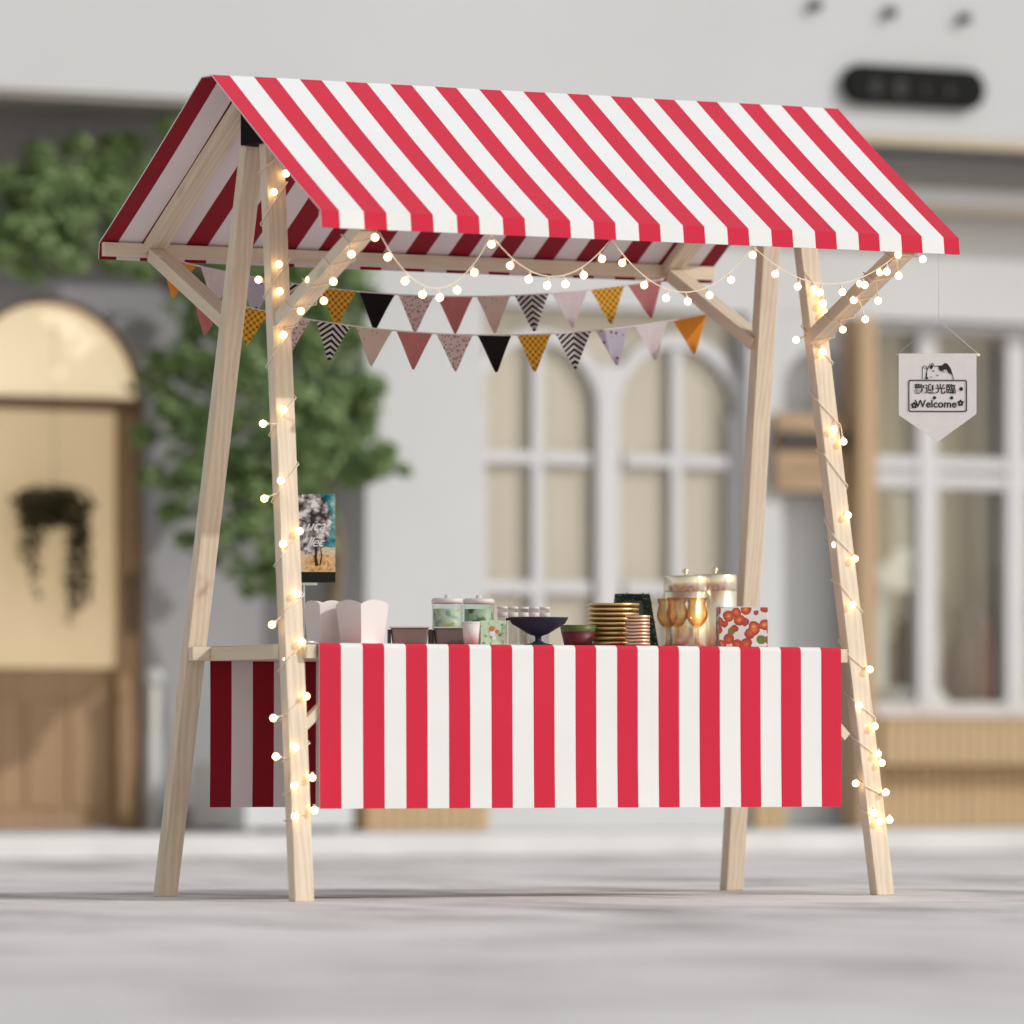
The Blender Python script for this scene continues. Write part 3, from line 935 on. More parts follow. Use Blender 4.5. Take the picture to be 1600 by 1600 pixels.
# ------------------------------------------------------------------ string lights
BR = 0.0106
bm_ = MB().ball((0,0,0), BR, 12, 8)
BULB = bm_.mesh('bulb', [M['bulb']])
SOCK = MB().lathe([(0.0001,BR*0.7),(0.0042,BR*0.75),(0.0042,BR+0.006),(0.0001,BR+0.006)], 8).mesh('socket', [M['cord']])

def light_string(path_list, bulbs, label, base):
    o = thing('string_lights', base, label, 'string lights', 'warm string lights on the stall')
    cord = MB()
    samples = []
    for path in path_list:
        cord.tube(path, 0.0017, 6)
        samples += [Vector(p) for p in path]
    for p in bulbs:
        p = Vector(p)
        s = min(samples, key=lambda q: (q - p - Vector((0,0,.016))).length)
        d = (s - p)
        if d.length < BR + 0.004: 
            d = Vector((0,0,1)); s = p + d*(BR+0.006)
        cord.tube([s, p + d.normalized()*(BR+0.001)], 0.0019, 5)
        Mx = Matrix.Translation(p) @ d.to_track_quat('Z', 'Y').to_matrix().to_4x4()
        bo = link(bpy.data.objects.new('bulb', BULB), o, Mx)
        link(bpy.data.objects.new('socket', SOCK), bo, Mx)
    cord.build('cord', M['cord'], o)
    return o

def densify(pts, step=0.012):
    out = []
    for a, b in zip(pts[:-1], pts[1:]):
        a, b = Vector(a), Vector(b); n = max(1, int((b-a).length/step))
        for i in range(n): out.append(a.lerp(b, i/n))
    out.append(Vector(pts[-1])); return out

def front_of(px, py, X, d):            # a point d metres in front of the brace's middle plane
    p = at_x(px, py, X)
    return p + (Vector(cam.location) - p).normalized()*d
def leg_wrap(k, ys, sgn):
    zs = [at_y(440 if k == 'FL' else 1320, y, -.25).z for y in ys]
    pts = []; g = 0.0035
    for i in range(len(zs)-1):
        p = zs[i]-zs[i+1]; z = zs[i]
        seq = [('r',.2),('l',-.2),('lb',-.36),('rb',-.64)] if sgn > 0 else [('l',.2),('r',-.2),('rb',-.36),('lb',-.64)]
        for c, q in seq:
            zz = z + q*p; b = leg_at(k, zz)
            x = b.x - g if c[0] == 'l' else b.x + LW + g
            y = b.y - g if len(c) == 1 else b.y + LD + g
            pts.append((x, y, zz))
    return densify(pts)
def leg_bulbs(k, pxs):
    out = []
    for px, py in pxs:
        P = at_y(px, py, -.25)
        b = leg_at(k, P.z)
        P = at_y(px, py, b.y - 0.016)
        if b.x - 0.004 < P.x < b.x + LW + 0.004: out.append(P)
        else: out.append(at_y(px, py, b.y + 0.012))
    return out
def wrap_beam(p0, p1, wx, d, turns, ph=0.0):
    p0, p1 = Vector(p0), Vector(p1); z = (p1-p0).normalized(); x = Vector((1,0,0)); y = z.cross(x)
    cs = [(-1,-1),(1,-1),(1,1),(-1,1)]; pts = []
    n = int(turns*4)
    for i in range(n+1):
        q = (i+ph)/n; c = cs[i % 4]
        pts.append(p0.lerp(p1, min(q,1)) + x*c[0]*(wx/2+.004) + y*c[1]*(d/2+.004))
    return densify(pts)

b0, b1 = BRACES['FL']
light_string([leg_wrap('FL', [240,300,420,530,640,745,850,945,1020,1100,1172,1225,1272,1300], 1),
              wrap_beam(b0, b1, .058, .04, 4.5)],
  leg_bulbs('FL', [(447,271),(428,300),(436,413),(404,437),(437,455),(443,523),(411,662),(443,640),(439,751),(413,779),(468,830),(442,850),(464,928),(425,976),(472,1003),(448,1030),(479,1088),(427,1122),(462,1168),(431,1182),(488,1215),(460,1228),(491,1266),(461,1275)])
  + [front_of(px, py, -.893, .05) for px, py in ((470,486),(483,437),(521,440),(506,470),(549,397),(586,371))],
  'warm white globe lights wound round the left front leg and its brace', (-.97,-.45,0.2))
b0, b1 = BRACES['FR']
light_string([leg_wrap('FR', [440,545,645,735,855,935,1038,1108,1172,1235,1276,1300], -1),
              wrap_beam(b0, b1, .058, .04, 4.5, 1.0)],
  leg_bulbs('FR', [(1272,452),(1286,474),(1290,490),(1244,531),(1286,549),(1303,671),(1318,690),(1325,805),(1305,851),(1336,873),(1332,945),(1359,1046),(1342,1102),(1367,1135),(1372,1178),(1378,1192),(1337,1224),(1384,1238),(1365,1270),(1390,1281),(1375,1283)])
  + [front_of(px, py, .925, .05) for px, py in ((1442,405),(1404,431),(1372,470),(1352,499),(1317,515),(1334,469),(1403,398),(1375,425),(1344,443))],
  'warm white globe lights wound round the right front leg and its brace', (.99,-.45,0.2))
# festoon between the braces, looped under the front eave
hang = [(592,362),(768,367),(955,373),(1176,384),(1403,396)]
low = [(668,450),(862,432),(1078,457),(1300,444)]
YF = -.688
hp_ = [at_y(x, y, YF) for x, y in hang]; lp_ = [at_y(x, y, YF) for x, y in low]
paths = []
for i in range(4):
    a_, b_, l_ = hp_[i], hp_[i+1], lp_[i]
    sag = (a_.z+b_.z)/2 - l_.z
    paths += [a_.lerp(b_, q/40) - Vector((0,0,sag*4*(q/40)*(1-q/40))) for q in range(40 if i < 3 else 41)]
fb = []
nB = 26
for i in range(nB):
    q = (i+0.5)/nB*(len(paths)-1)
    j = int(q); p = paths[j].lerp(paths[min(j+1, len(paths)-1)], q-j)
    fb.append(p - Vector((0, 0, 0.027)))
light_string([paths], fb, 'warm white globe lights looped in four swags under the front eave', (0,YF,1.8))

# ------------------------------------------------------------------ welcome banner
bc = at_y(1464, 620, -.70)
WB_yaw = -YAW + R(4)
def bmat(): return Matrix.Translation((bc.x, -.70, 0)) @ Matrix.Rotation(WB_yaw, 4, 'Z')
PXM = 1/525.0
def bp(px, py, dy=0.0): return ((px-1464)*PXM, dy, CAM_H + (1187-py)*PXM*0.998)
wb = bpy.data.objects.new('welcome_banner', None); wb.empty_display_size = .1
wbM = bmat() @ Matrix.Translation((0, 0, bp(0,690)[2]))
link(wb, None, wbM)
tag(wb, 'small white pointed welcome banner hung on string from the right eave', 'banner')
B0 = bmat()
o_ = [bp(1404,552),(bp(1404,552)[0],0,bp(0,648)[2]),bp(1465,690),(bp(1526,552)[0],0,bp(0,646)[2]),bp(1526,552)]
pts = [(p[0], p[2]) for p in o_][::-1]
MB().poly_y(pts, -0.0012, 0.0012).build('canvas', M['banner_white'], wb, B0)
zt = bp(0,552)[2]
MB().tube([(bp(1400,0)[0], 0.004, zt-.003), (bp(1532,0)[0], 0.004, zt-.003)], 0.0042, 10).build('dowel', M['wood'], wb, B0)
ap = (bp(1467,0)[0], 0.0, bp(0,500)[2])
MB().tube([(bp(1403,0)[0], 0.004, zt), ap, (bp(1529,0)[0], 0.004, zt)], 0.0009, 5).tube([ap, (bp(1467,0)[0], 0.0, 1.93)], 0.0009, 5).build('hanging_string', M['string'], wb, B0)

def text_mesh(s, size, mt, name, parent, Mx, ext=0.0004, shear=0.0, offs=0.0, spacing=1.0):
    cu = bpy.data.curves.new(name, 'FONT')
    cu.body = s; cu.size = size; cu.align_x = 'CENTER'; cu.align_y = 'CENTER'
    cu.extrude = ext; cu.shear = shear; cu.offset = offs; cu.space_character = spacing
    tmp = bpy.data.objects.new('tmp_text', cu); sc.collection.objects.link(tmp)
    dg = bpy.context.evaluated_depsgraph_get()
    me = bpy.data.meshes.new_from_object(tmp.evaluated_get(dg))
    bpy.data.objects.remove(tmp)
    me.name = name
    me.materials.clear(); me.materials.append(mt)
    return link(bpy.data.objects.new(name, me), parent, Mx)
def face(px, py, dy=-0.0022): # text plane facing the viewer side of the banner
    x, y, z = bp(px, py)
    return B0 @ Matrix.Translation((x, dy, z)) @ Matrix.Rotation(R(90), 4, 'X')
text_mesh('歡迎光臨', 16.5*PXM, M['ink'], 'lettering', wb, face(1461, 608), offs=0.0003)
text_mesh('Welcome', 16.5*PXM, M['ink'], 'lettering', wb, face(1462, 631), offs=0.0005)
mb = MB()
fx0, fx1, fz0, fz1 = bp(1419,0)[0], bp(1511,0)[0], bp(0,643)[2], bp(0,593)[2]
def rrect(x0, x1, z0, z1, r):
    return arc(x1-r, z1-r, r, 90, 0, 5) + arc(x1-r, z0+r, r, 0, -90, 5) + arc(x0+r, z0+r, r, 270, 180, 5) + arc(x0+r, z1-r, r, 180, 90, 5)
mb.ring_y(rrect(fx0, fx1, fz0, fz1, .006), rrect(fx0+.003, fx1-.003, fz0+.003, fz1-.003, .004), -0.0030, -0.0014, closed=True)
for px, py, r in ((1502,607,3),(1460,621,2.6),(1487,621,2.6)):
    x, _, z = bp(px, py); mb.poly_y(arc(x, z, r*PXM, 0, 360, 12)[:-1], -0.0030, -0.0014)
for px, py in ((1428,633),(1501,629)):
    x, _, z = bp(px, py)
    for k in range(5):
        a_ = k*1.2566+.3
        mb.poly_y(arc(x+3.2*PXM*math.cos(a_), z+3.2*PXM*math.sin(a_), 2.0*PXM, 0, 360, 8)[:-1], -0.0030-k*0.00003, -0.0014)
mb.build('printed_frame', M['ink'], wb, B0)
# the little cat peeking over the frame: line drawing
ct = MB()
def stroke(pp, r=0.0011): ct.tube([(bp(x, y)[0], -0.0018, bp(x, y)[2]) for x, y in pp], r, 5)
stroke([(1446,592),(1447,584),(1449,576),(1453,569),(1457,567),(1460,572),(1466,571),(1472,571),(1476,567),(1480,568),(1485,575),(1488,584),(1490,592)], 0.0011)
stroke([(1441,592),(1441,573),(1444,571),(1448,572),(1448,592)], 0.0008)
stroke([(1441,574),(1448,575)], 0.0007)
stroke([(1456,580),(1458,578),(1460,580)], 0.0008); stroke([(1472,581),(1474,579),(1476,581)], 0.0008)
stroke([(1463,585),(1465,587),(1467,585)], 0.0008); stroke([(1453,588),(1457,589)], 0.0006)
ct.poly_y([(bp(x,y)[0], bp(x,y)[2]) for x, y in ((1466,571.5),(1472,571),(1476,567),(1480,568),(1485,575),(1488,585),(1482,582),(1479,577),(1475,577),(1470,580),(1467,576))], -0.0028, -0.0014)
ct.poly_y([(bp(x,y)[0], bp(x,y)[2]) for x, y in ((1452,573),(1456,569),(1458,572),(1455,577))], -0.0028, -0.0014)
ct.poly_y(arc(bp(1448,592)[0], bp(0,592)[2]+.001, 2.6*PXM, 0, 180, 8), -0.0031, -0.0014)
ct.build('printed_cat', M['ink'], wb, B0)

# ------------------------------------------------------------------ goods on the table
PPM = 523.0
def tx(px, Y): return at_y(px, 1000, Y).x
def sz(px): return px/PPM

# poster on a stand
Yp = -.12
px_, pz0, pz1 = tx(484, Yp), at_y(475,910,Yp).z, at_y(475,772,Yp).z
po = bpy.data.objects.new('poster_stand', None); po.empty_display_size = .1
poM = Matrix.Translation((px_, Yp, TZ)) @ Matrix.Rotation(-YAW+R(3), 4, 'Z')
link(po, None, poM); tag(po, 'dark teal tree poster on a thin pole stand at the left table end', 'poster')
pw, ph_ = sz(78), pz1-pz0
z0 = pz0-TZ
m, t, b = mat('poster_print')
c = t.nodes.new('ShaderNodeTexCoord'); sx = t.nodes.new('ShaderNodeSeparateXYZ'); t.links.new(c.outputs['Object'], sx.inputs[0])
u = math_n(t, 'DIVIDE', sx.outputs[0], pw); v = math_n(t, 'DIVIDE', sx.outputs[2], ph_)   # u -.5..5, v 0..1
n1 = noise_n(t, c.outputs['Object'], 38, 5, 0.65); n2 = noise_n(t, c.outputs['Object'], 120, 4, 0.7)
col = ramp(t, math_n(t, 'ADD', math_n(t, 'MULTIPLY', u, 0.55), n1), [(0.42, (.004,.012,.016)), (0.58, (.006,.10,.12)), (0.72, (.015,.22,.25)), (0.95, (.45,.55,.5))])
vv = math_n(t, 'ADD', v, math_n(t, 'MULTIPLY', math_n(t, 'SUBTRACT', n1, 0.5), 0.16))
col = mixc(t, math_n(t, 'LESS_THAN', vv, 0.40), col, ramp(t, n2, [(0.35, (.25,.40,.38)), (0.5, (.75,.62,.42)), (0.68, (.60,.30,.13))]))
dx = math_n(t, 'SUBTRACT', u, 0.20); dz = math_n(t, 'MULTIPLY', math_n(t, 'SUBTRACT', v, 0.21), 2.6)
gr = math_n(t, 'ADD', math_n(t, 'MULTIPLY', dx, dx), math_n(t, 'MULTIPLY', dz, dz))
gr = math_n(t, 'ADD', gr, math_n(t, 'MULTIPLY', math_n(t, 'SUBTRACT', n2, .5), .18))
col = mixc(t, math_n(t, 'LESS_THAN', gr, 0.09), col, ramp(t, n2, [(0.35, (.42,.17,.05)), (0.6, (.82,.55,.26))]))
dz = math_n(t, 'MULTIPLY', math_n(t, 'SUBTRACT', v, 0.68), 1.15); dx = math_n(t, 'SUBTRACT', u, 0.0)
cr = math_n(t, 'ADD', math_n(t, 'MULTIPLY', dx, dx), math_n(t, 'MULTIPLY', dz, dz))
cr = math_n(t, 'ADD', cr, math_n(t, 'MULTIPLY', math_n(t, 'SUBTRACT', n2, .5), .22))
col = mixc(t, math_n(t, 'LESS_THAN', cr, 0.17), col, ramp(t, n1, [(0.42, (.035,.03,.03)), (0.52, (.33,.29,.30)), (0.60, (.78,.74,.76))]))
col = mixc(t, math_n(t, 'LESS_THAN', v, 0.12), col, (.012,.012,.010))
t.links.new(col, b.inputs['Base Color']); b.inputs['Roughness'].default_value = 0.6; b.inputs['Specular IOR Level'].default_value = 0.2
PM = poM @ Matrix.Translation((0, 0, z0))
MB().box(-pw/2, pw/2, -0.003, 0.0, 0, ph_).build('print', m, po, PM)
mb = MB().tube([(pw*.14,-0.0035,ph_*.19),(pw*.115,-0.0035,ph_*.28),(pw*.13,-0.0035,ph_*.36),(pw*.10,-0.0035,ph_*.46)], [.0052,.004,.0032,.002], 6)
mb.tube([(pw*.20,-0.0035,ph_*.20),(pw*.235,-0.0035,ph_*.30),(pw*.21,-0.0035,ph_*.40)], [.002,.0018,.001], 6)
mb.v = [(x, -0.0035+(y+0.0035)*0.15, z) for x, y, z in mb.v]
mb.build('printed_trunk', M['ink'], po, PM)
M['white_ink'] = plain('white_ink', (.8,.8,.79), 0.6)
Rt = Matrix.Rotation(R(90), 4, 'X')
text_mesh('uca', .044, M['white_ink'], 'lettering', po, PM @ Matrix.Translation((pw*.10,-0.0042,ph_*.64)) @ Rt, 0.0003, 0.45, 0, .95)
text_mesh('llec', .040, M['white_ink'], 'lettering', po, PM @ Matrix.Translation((pw*.10,-0.0042,ph_*.455)) @ Rt, 0.0003, 0.45, 0, .9)
mb = MB().tube([(-.017,0.006,0.008),(-.017,0.006,z0+ph_*.5)], 0.0032, 8)
mb.box(-0.03, 0.022, -0.005, 0.008, z0-0.008, z0-0.001)
mb.build('pole', M['steel'], po, poM)
MB().lathe([(0.0001,0),(0.04,0),(0.04,0.006),(0.008,0.012),(0.0001,0.012)], 24).build('stand_base', M['steel'], po, poM @ Matrix.Translation((-.017,.006,0)))

# popcorn style paper boxes with scalloped rims
def scallop_box(px, Y, yaw, wt, wb_, h, label, mt):
    o = thing('paper_box', (tx(px, Y), Y, TZ), label, 'paper box', 'scalloped white paper boxes', yaw)
    n = 24; mb = MB()
    for layer, ins in ((0, 0), (1, .0015)):
        vs = []; fs = []
        cs = [(-1,-1),(1,-1),(1,1),(-1,1)]
        per_ = []
        for s_ in range(4):
            a_, b_ = cs[s_], cs[(s_+1) % 4]
            for i in range(n):
                q = i/n; per_.append((a_[0]+(b_[0]-a_[0])*q, a_[1]+(b_[1]-a_[1])*q, q))
        for (cx, cy, q) in per_:
            zt_ = h - 0.016 + 0.016*abs(math.sin(math.pi*q))**0.6
            f_ = zt_/h
            wtt = wb_ + (wt-wb_)*f_
            vs.append((cx*(wb_/2-ins), cy*(wb_/2-ins), 0.0)); vs.append((cx*(wtt/2-ins), cy*(wtt/2-ins), zt_))
        N = len(per_)
        for i in range(N):
            j = (i+1) % N; f_ = (2*i, 2*j, 2*j+1, 2*i+1)
            fs.append(f_ if layer == 0 else f_[::-1])
        mb.add(vs, fs)
        if layer == 0: mb.add([(-wb_/2,-wb_/2,0),(wb_/2,-wb_/2,0),(wb_/2,wb_/2,0),(-wb_/2,wb_/2,0)], [(3,2,1,0)])
    mb.build('box_body', mt, o, world_of(o), recalc=False)
    return o
scallop_box(506, -.02, R(6), .088, .07, .128, 'white scalloped paper box standing behind the other, next to the poster', M['paper_white'])
scallop_box(566, -.14, R(14), .112, .088, .128, 'white scalloped paper box in front, beside the brown trays', M['paper_white'])

# brown trays
for px, lab in ((640, 'mauve brown loaf tray next to the white paper boxes'), (707, 'mauve brown loaf tray in front of the lidded jars')):
    Y = .0; o = thing('loaf_tray', (tx(px,Y), Y, TZ), lab, 'tray', 'brown loaf trays', -YAW+R(4))
    W_ = world_of(o); wx, dy, h = sz(58), .07, .052
    mb = MB()
    mb.hexa([(-wx/2*.9,-dy/2*.85,0),(wx/2*.9,-dy/2*.85,0),(wx/2*.9,dy/2*.85,0),(-wx/2*.9,dy/2*.85,0)], [(-wx/2,-dy/2,h),(wx/2,-dy/2,h),(wx/2,dy/2,h),(-wx/2,dy/2,h)])
    mb.build('tray_body', M['tray'], o, W_, bevel=0.006)
    MB().ring_y([(-wx/2-.003,h-.001),(wx/2+.003,h-.001)], [(-wx/2-.003,h+.003),(wx/2+.003,h+.003)], -dy/2-.003, dy/2+.003).build('rim', M['paper_pink'], o, W_)
    for s_ in (-1, 1):
        MB().box(s_*wx/2-.008*(s_ < 0)-0.0+ (0.001 if s_ > 0 else -0.001), s_*wx/2+.008*(s_ > 0)+(0.001 if s_ > 0 else -0.001), -dy/2*.8, dy/2*.8, 0.003, h-.006).build('tray_end', M['tray_dark'], o, W_)

# lidded glass jars
M['content_grey'] = plain('grey_green_contents', (.26,.29,.26), 0.7, var=.5, vscale=55)
m, t, b = mat('leafy_contents')
n_ = noise_n(t, coords(t), 26, 2, .5)
t.links.new(ramp(t, n_, [(0.0, (.62,.70,.62)), (0.54, (.42,.52,.40)), (0.6, (.06,.12,.02)), (0.75, (.16,.20,.03)), (0.82, (.65,.6,.35))]), b.inputs['Base Color'])
M['content_leaf'] = m
m, t, b = mat('flowery_contents')
n_ = noise_n(t, coords(t), 30, 2, .5)
t.links.new(ramp(t, n_, [(0.0, (.18,.20,.18)), (0.38, (.30,.34,.31)), (0.46, (.52,.63,.50)), (0.6, (.60,.68,.58)), (0.66, (.70,.52,.20)), (0.72, (.3,.42,.2))]), b.inputs['Base Color'])
M['content_flower'] = m
for px, c_, lab in ((699, 'content_flower', 'lidded glass jar with pale flowery contents behind the brown tray'), (748, 'content_leaf', 'lidded glass jar with dark green leaf contents behind the white cup')):
    Y = .16; o = thing('glass_jar', (tx(px,Y), Y, TZ), lab, 'jar', 'lidded glass jars')
    r = sz(24); h = .128; W_ = world_of(o)
    MB().lathe([(0.0001,0.0005),(r*.95,0.0005),(r,.006),(r,h-.004),(r*.96,h)], 28).build('jar_body', M['jar'], o, W_)
    MB().lathe([(0.0001,.005),(r*.93,.005),(r*.93,h*.88),(0.0001,h*.88)], 28).build('contents', M[c_], o, W_)
    MB().lathe([(r*.98,h+.0005),(r*1.03,h+.001),(r*1.03,h+.012),(r*.9,h+.017),(.008,h+.018),(.008,h+.026),(.0001,h+.028)], 28).build('lid', M['lid'], o, W_)
# white cup
Y = -.15; o = thing('small_cup', (tx(736,Y), Y, TZ), 'small pale pink cup in front of the right glass jar', 'cup')
MB().lathe([(0.0001,0.0005),(sz(11),0.0005),(sz(14),.066),(sz(13.2),.066),(sz(10),.006),(0.0001,.005)], 28).build('cup_body', M['paper_pink'], o, world_of(o))
MB().lathe([(sz(14.0),.063),(sz(14.6),.065),(sz(14.0),.068),(sz(13.2),.0665)], 28).build('rim', M['paper_white'], o, world_of(o))
# green printed carton
Y = -.12; o = thing('printed_carton', (tx(769,Y), Y, TZ), 'pale green carton printed with leaves and a white flower beside the navy bowl', 'carton', None, -YAW+R(8))
W_ = world_of(o); cw, ch = sz(40), .072
m, t, b = mat('pale_green_card')
n_ = noise_n(t, coords(t), 48, 2, .5)
t.links.new(ramp(t, n_, [(0.0, (.10,.22,.06)), (0.36, (.13,.27,.07)), (0.42, (.50,.68,.45)), (0.62, (.60,.74,.56)), (0.7, (.30,.48,.22))]), b.inputs['Base Color'])
MB().box(-cw/2, cw/2, -.02, .02, 0, ch).build('carton_body', m, o, W_, bevel=.002)
M['flower_white'] = plain('white_print', (.8,.79,.76), .7); M['flower_orange'] = plain('orange_print', (.55,.2,.06), .7)
mb = MB().poly_y(arc(-.002,.034,.009,0,360,14)[:-1], -.0212, -.0201); mb.poly_y(arc(.003,.02,.006,0,360,14)[:-1], -.0211, -.02005)
mb.build('printed_flower', M['flower_white'], o, W_)
mb = MB().poly_y(arc(-.004,.048,.008,0,360,14)[:-1], -.0213, -.0202); mb.poly_y(arc(.012,.04,.006,0,360,14)[:-1], -.0211, -.0201)
mb.build('printed_petal', M['flower_orange'], o, W_)
# row of clear tumblers
for i, nm in enumerate(('leftmost, beside the leafy glass jar', 'second from the left in its row', 'third from the left in its row', 'fourth from the left in its row', 'rightmost, behind the navy bowl')):
    px = 785 + i*16.5; Y = .22
    o = thing('glass_tumbler', (tx(px,Y), Y, TZ), 'clear ribbed glass tumbler, ' + nm, 'glass', 'row of clear tumblers')
    r = sz(7.8); h = .122
    MB().lathe([(0.0001,0.001),(r*.85,0.001),(r*.9,.01),(r,h),(r*.9,h),(r*.8,.012),(0.0001,.012)], 24, wob=lambda a_, z: .04*math.sin(12*a_)).build('glass_body', M['clear'], o, world_of(o))
    MB().lathe([(r*.97,h-.03),(r*1.05,h-.028),(r*1.05,h-.018),(r*.97,h-.016)], 24).lathe([(r*.97,h-.006),(r*1.06,h-.004),(r*1.05,h+.001),(r*.9,h+.001)], 24).build('frosted_band', M['paper_white'], o, world_of(o))
# navy pedestal bowl
Y = -.15; o = thing('pedestal_bowl', (tx(841,Y), Y, TZ), 'navy blue bowl on a short pedestal foot in the middle of the table', 'bowl')
W_ = world_of(o); r = sz(47)
MB().lathe([(0.0001,.028),(.012,.028),(.03,.034),(r*.62,.050),(r*.88,.064),(r*.97,.078),(r*1.0,.083),(r*.96,.083),(r*.85,.07),(.03,.042),(0.0001,.04)], 48).build('bowl', M['navy'], o, W_)
MB().lathe([(0.0001,0.0005),(sz(22),0.0005),(sz(22),.003),(.02,.007),(.0095,.014),(.0095,.026),(.014,.0285),(0.0001,.0285)], 32).build('foot', M['navy'], o, W_)
mb = MB().box(-r*1.07, -r*.94, -.006, .006, .074, .081); mb.build('lip', M['navy'], o, W_ @ Matrix.Rotation(-YAW, 4, 'Z'), bevel=.002)
# red bowl with green band
Y = -.02; o = thing('tapered_bowl', (tx(903,Y), Y, TZ), 'dark red tapered bowl with olive green rim band', 'bowl')
W_ = world_of(o); r = sz(28.5)
MB().lathe([(0.0001,0.0005),(r*.72,0.0005),(r*.76,.004),(r*.93,.044),(r*.88,.044),(r*.7,.006),(0.0001,.006)], 36).build('bowl_body', M['bowl_red'], o, W_)
MB().lathe([(r*.93,.0445),(r*1.0,.064),(r*.96,.064),(r*.9,.0445)], 36).build('rim_band', M['bowl_green'], o, W_)
# gold plate stack
Y = .0
zc = TZ+.0006
k = 0
names = ['lowest', 'second from the bottom', 'third from the bottom', 'fourth from the bottom', 'fifth from the bottom', 'sixth from the bottom', 'seventh from the bottom', 'eighth from the bottom', 'topmost']
rg = random.Random(2)
plate_mesh = None
for i in range(9):
    r = sz(41)*(1.0 if i < 6 else 0.99); h = .0155
    x = tx(958,Y) + rg.uniform(-.002,.002); y = Y + rg.uniform(-.002,.002)
    mb = MB().lathe([(0.0001,0),(r*.66,0),(r*.80,.002),(r*.95,.007),(r,.0085),(r*1.0,.0144),(r*.95,.0144),(r*.7,.008),(0.0001,.007)], 48)
    tag(mb.build('gold_plate', M['gold'], None, Matrix.Translation((x,y,zc))), 'large gold plate in the tall stack beside the red bowl, ' + names[i], 'plate', 'stacked gold plates')
    zc += h - .001
Y = -.16; zc = TZ+.0006
names = ['lowest','second from the bottom','third from the bottom','fourth from the bottom','fifth from the bottom','sixth from the bottom','seventh from the bottom','eighth from the bottom','topmost']
for i in range(9):
    r = sz(19.5)
    mb = MB().lathe([(0.0001,0),(r*.72,0),(r*.86,.0015),(r,.0035),(r,.0098),(r*.92,.0098),(r*.75,.005),(0.0001,.0045)], 36)
    tag(mb.build('saucer', M['rose_gold'], None, Matrix.Translation((tx(996,Y)+rg.uniform(-.001,.001), Y+rg.uniform(-.001,.001), zc))), 'small rose gold saucer in the short front stack, ' + names[i], 'saucer', 'stacked rose gold saucers')
    zc += .0102
# dark green leaning frame
m, t, b = mat('dark_green_fir')
vo = t.nodes.new('ShaderNodeTexVoronoi'); vo.inputs['Scale'].default_value = 95; t.links.new(coords(t), vo.inputs['Vector'])
n_ = noise_n(t, coords(t), 70, 3)
t.links.new(mixc(t, math_n(t, 'LESS_THAN', vo.outputs['Distance'], .22), ramp(t, n_, [(0.35, (.004,.012,.008)), (0.7, (.015,.055,.033))]), (.25,.33,.30)), b.inputs['Base Color'])
b.inputs['Roughness'].default_value = .7
Y = .19
o = thing('garland_frame', (tx(990,Y), Y, TZ), 'dark green bristly frame leaning behind the gold plates', 'frame')
Mx = Matrix.Translation((tx(992,Y), Y, TZ)) @ Matrix.Rotation(-YAW+R(10), 4, 'Z') @ Matrix.Rotation(R(-8), 4, 'X')
fh, fb_, ft = .168, .155, .108
xo = -.004
def frpt(q, side, ins=0.0): 
    w_ = (fb_ + (ft-fb_)*q)/2 - ins
    return (xo + side*w_, q*fh)
mb = MB()
outer = [frpt(0,-1), frpt(0,1), frpt(1,1), frpt(1,-1)]
inner = [(frpt(.1,-1,.026)), frpt(.1,1,.026), frpt(.88,1,.026), frpt(.88,-1,.026)]
mb.ring_y(outer, inner, -.008, .004, closed=True)
mb.build('frame_border', m, o, Mx, bevel=.003)
rng = random.Random(9); tf = MB()
for i in range(420):
    e = rng.random()*4; s_ = int(e); q = e-s_
    a_, b_ = outer[s_], outer[(s_+1)%4]; c_, d_ = inner[s_], inner[(s_+1)%4]
    g_ = rng.random()
    P0 = Vector((a_[0]+(b_[0]-a_[0])*q, 0, a_[1]+(b_[1]-a_[1])*q)).lerp(Vector((c_[0]+(d_[0]-c_[0])*q, 0, c_[1]+(d_[1]-c_[1])*q)), g_)
    if P0.z < 0.006: continue
    d3 = Vector((rng.uniform(-1,1), -rng.random(), rng.uniform(-.6,1))).normalized()*rng.uniform(.005,.010)
    tf.tube([P0 + Vector((0,-.008,0)), P0 + Vector((0,-.008,0)) + d3], [.0014,.0003], 4)
tf.build('bristles', m, o, Mx)
MB().poly_y([inner[0], inner[1], inner[2], inner[3]], -.002, .001).build('picture', plain('dull_green_picture', (.05,.07,.055), .5, var=.4, vscale=40), o, Mx)
beam('easel_leg', (tx(992,Y)+.01, Y+.016, TZ+.12), (tx(992,Y)+.05, Y+.085, TZ+.002), .012, .006, M['dark'], parent=o)
# amber goblets
for px, Y, lab in ((1043, -.02, 'amber glass goblet standing behind the two front goblets'), (1058, -.17, 'amber glass goblet in front, next to the dark green frame'), (1089, -.16, 'amber glass goblet in front of the gold canisters')):
    o = thing('goblet', (tx(px,Y), Y, TZ), lab, 'goblet', 'amber glass goblets'); W_ = world_of(o); r = sz(17)
    MB().lathe([(.004,.058),(.012,.06),(r*.72,.072),(r*.95,.088),(r*.98,.10),(r*.82,.122),(r*.78,.130),(r*.95,.147),(r*.92,.147),(r*.74,.130),(r*.78,.12),(r*.92,.1),(r*.88,.088),(.012,.064),(0.0001,.063)], 36, wob=lambda a_, z: .02*math.sin(8*a_)*(z > .06)).build('cup', M['amber'], o, W_)
    MB().lathe([(0.0001,0.0006),(r*.72,0.0006),(r*.7,.003),(.007,.008),(.0052,.03),(.0055,.05),(.009,.0578),(0.0001,.0578)], 28).build('stem', M['amber'], o, W_)
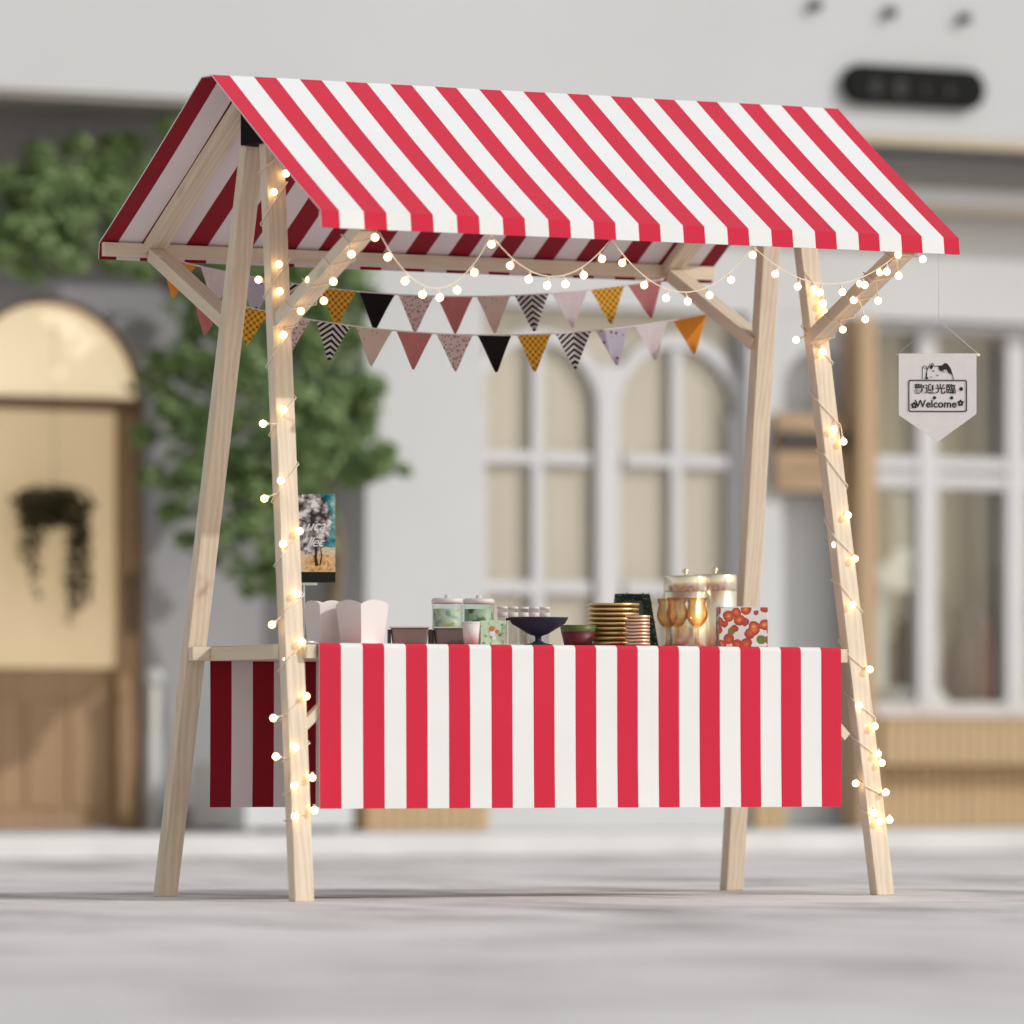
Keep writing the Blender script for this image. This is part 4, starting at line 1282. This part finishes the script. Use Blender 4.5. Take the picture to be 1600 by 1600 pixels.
# gold canisters
for px, Y, h, lab in ((1071, .17, .222, 'tall gold canister with ball knob behind the goblets'), (1117, .19, .228, 'tall gold canister with ball knob next to the back leg')):
    o = thing('canister', (tx(px,Y), Y, TZ), lab, 'canister', 'tall gold canisters'); W_ = world_of(o); r = sz(35)
    MB().lathe([(0.0001,0.0006),(r*.98,0.0006),(r,.004),(r,h*.78),(r*.97,h*.785),(0.0001,h*.785)], 48).build('canister_body', M['canister_gold'], o, W_)
    lid = MB().lathe([(r*.98,h*.79),(r*1.0,h*.795),(r*1.0,h-.003),(r*.97,h),(.01,h+.002),(0.0001,h+.002)], 48).build('lid', M['canister_gold'], o, W_)
    MB().lathe([(0.0001,h+.0025),(.004,h+.003),(.0035,h+.007),(.0095,h+.012),(.0095,h+.018),(.004,h+.023),(0.0001,h+.024)], 20).build('knob', M['canister_gold'], lid, W_)
# tomato printed carton
m, t, b = mat('tomato_print')
vo = t.nodes.new('ShaderNodeTexVoronoi'); vo.inputs['Scale'].default_value = 33; vo.inputs['Randomness'].default_value = .85
v0 = coords(t); t.links.new(v0, vo.inputs['Vector'])
n_ = noise_n(t, v0, 60, 3); n2 = noise_n(t, v0, 28, 2)
d_ = math_n(t, 'ADD', vo.outputs['Distance'], math_n(t, 'MULTIPLY', math_n(t, 'SUBTRACT', n_, .5), .25))
inn = math_n(t, 'LESS_THAN', d_, .56)
fr_ = ramp(t, math_n(t, 'ADD', math_n(t, 'MULTIPLY', d_, 1.2), math_n(t, 'MULTIPLY', n2, .6)), [(0.36, (.86,.46,.24)), (0.52, (.72,.20,.06)), (0.70, (.62,.075,.03)), (0.98, (.30,.06,.02))])
sp_ = t.nodes.new('ShaderNodeSeparateColor'); t.links.new(vo.outputs['Color'], sp_.inputs[0])
fr_ = mixc(t, math_n(t, 'GREATER_THAN', math_n(t, 'ADD', sp_.outputs[0], math_n(t, 'MULTIPLY', n2, .5)), 1.12), fr_, (.17,.20,.045))
t.links.new(mixc(t, inn, (.78,.76,.76), fr_), b.inputs['Base Color']); b.inputs['Roughness'].default_value = .5
Y = -.2; o = thing('printed_carton', (tx(1159,Y), Y, TZ), 'white carton printed with red tomatoes at the right end of the table', 'carton', None, -YAW+R(5))
W_ = world_of(o); cw, ch = sz(77), .118
MB().box(-cw/2, cw/2, -.045, .045, 0, ch).build('carton_body', m, o, W_, bevel=.0015)
MB().box(-cw/2+.002, cw/2-.002, -.043, .043, ch+.0003, ch+.003).build('flap', M['paper_white'], o, W_)
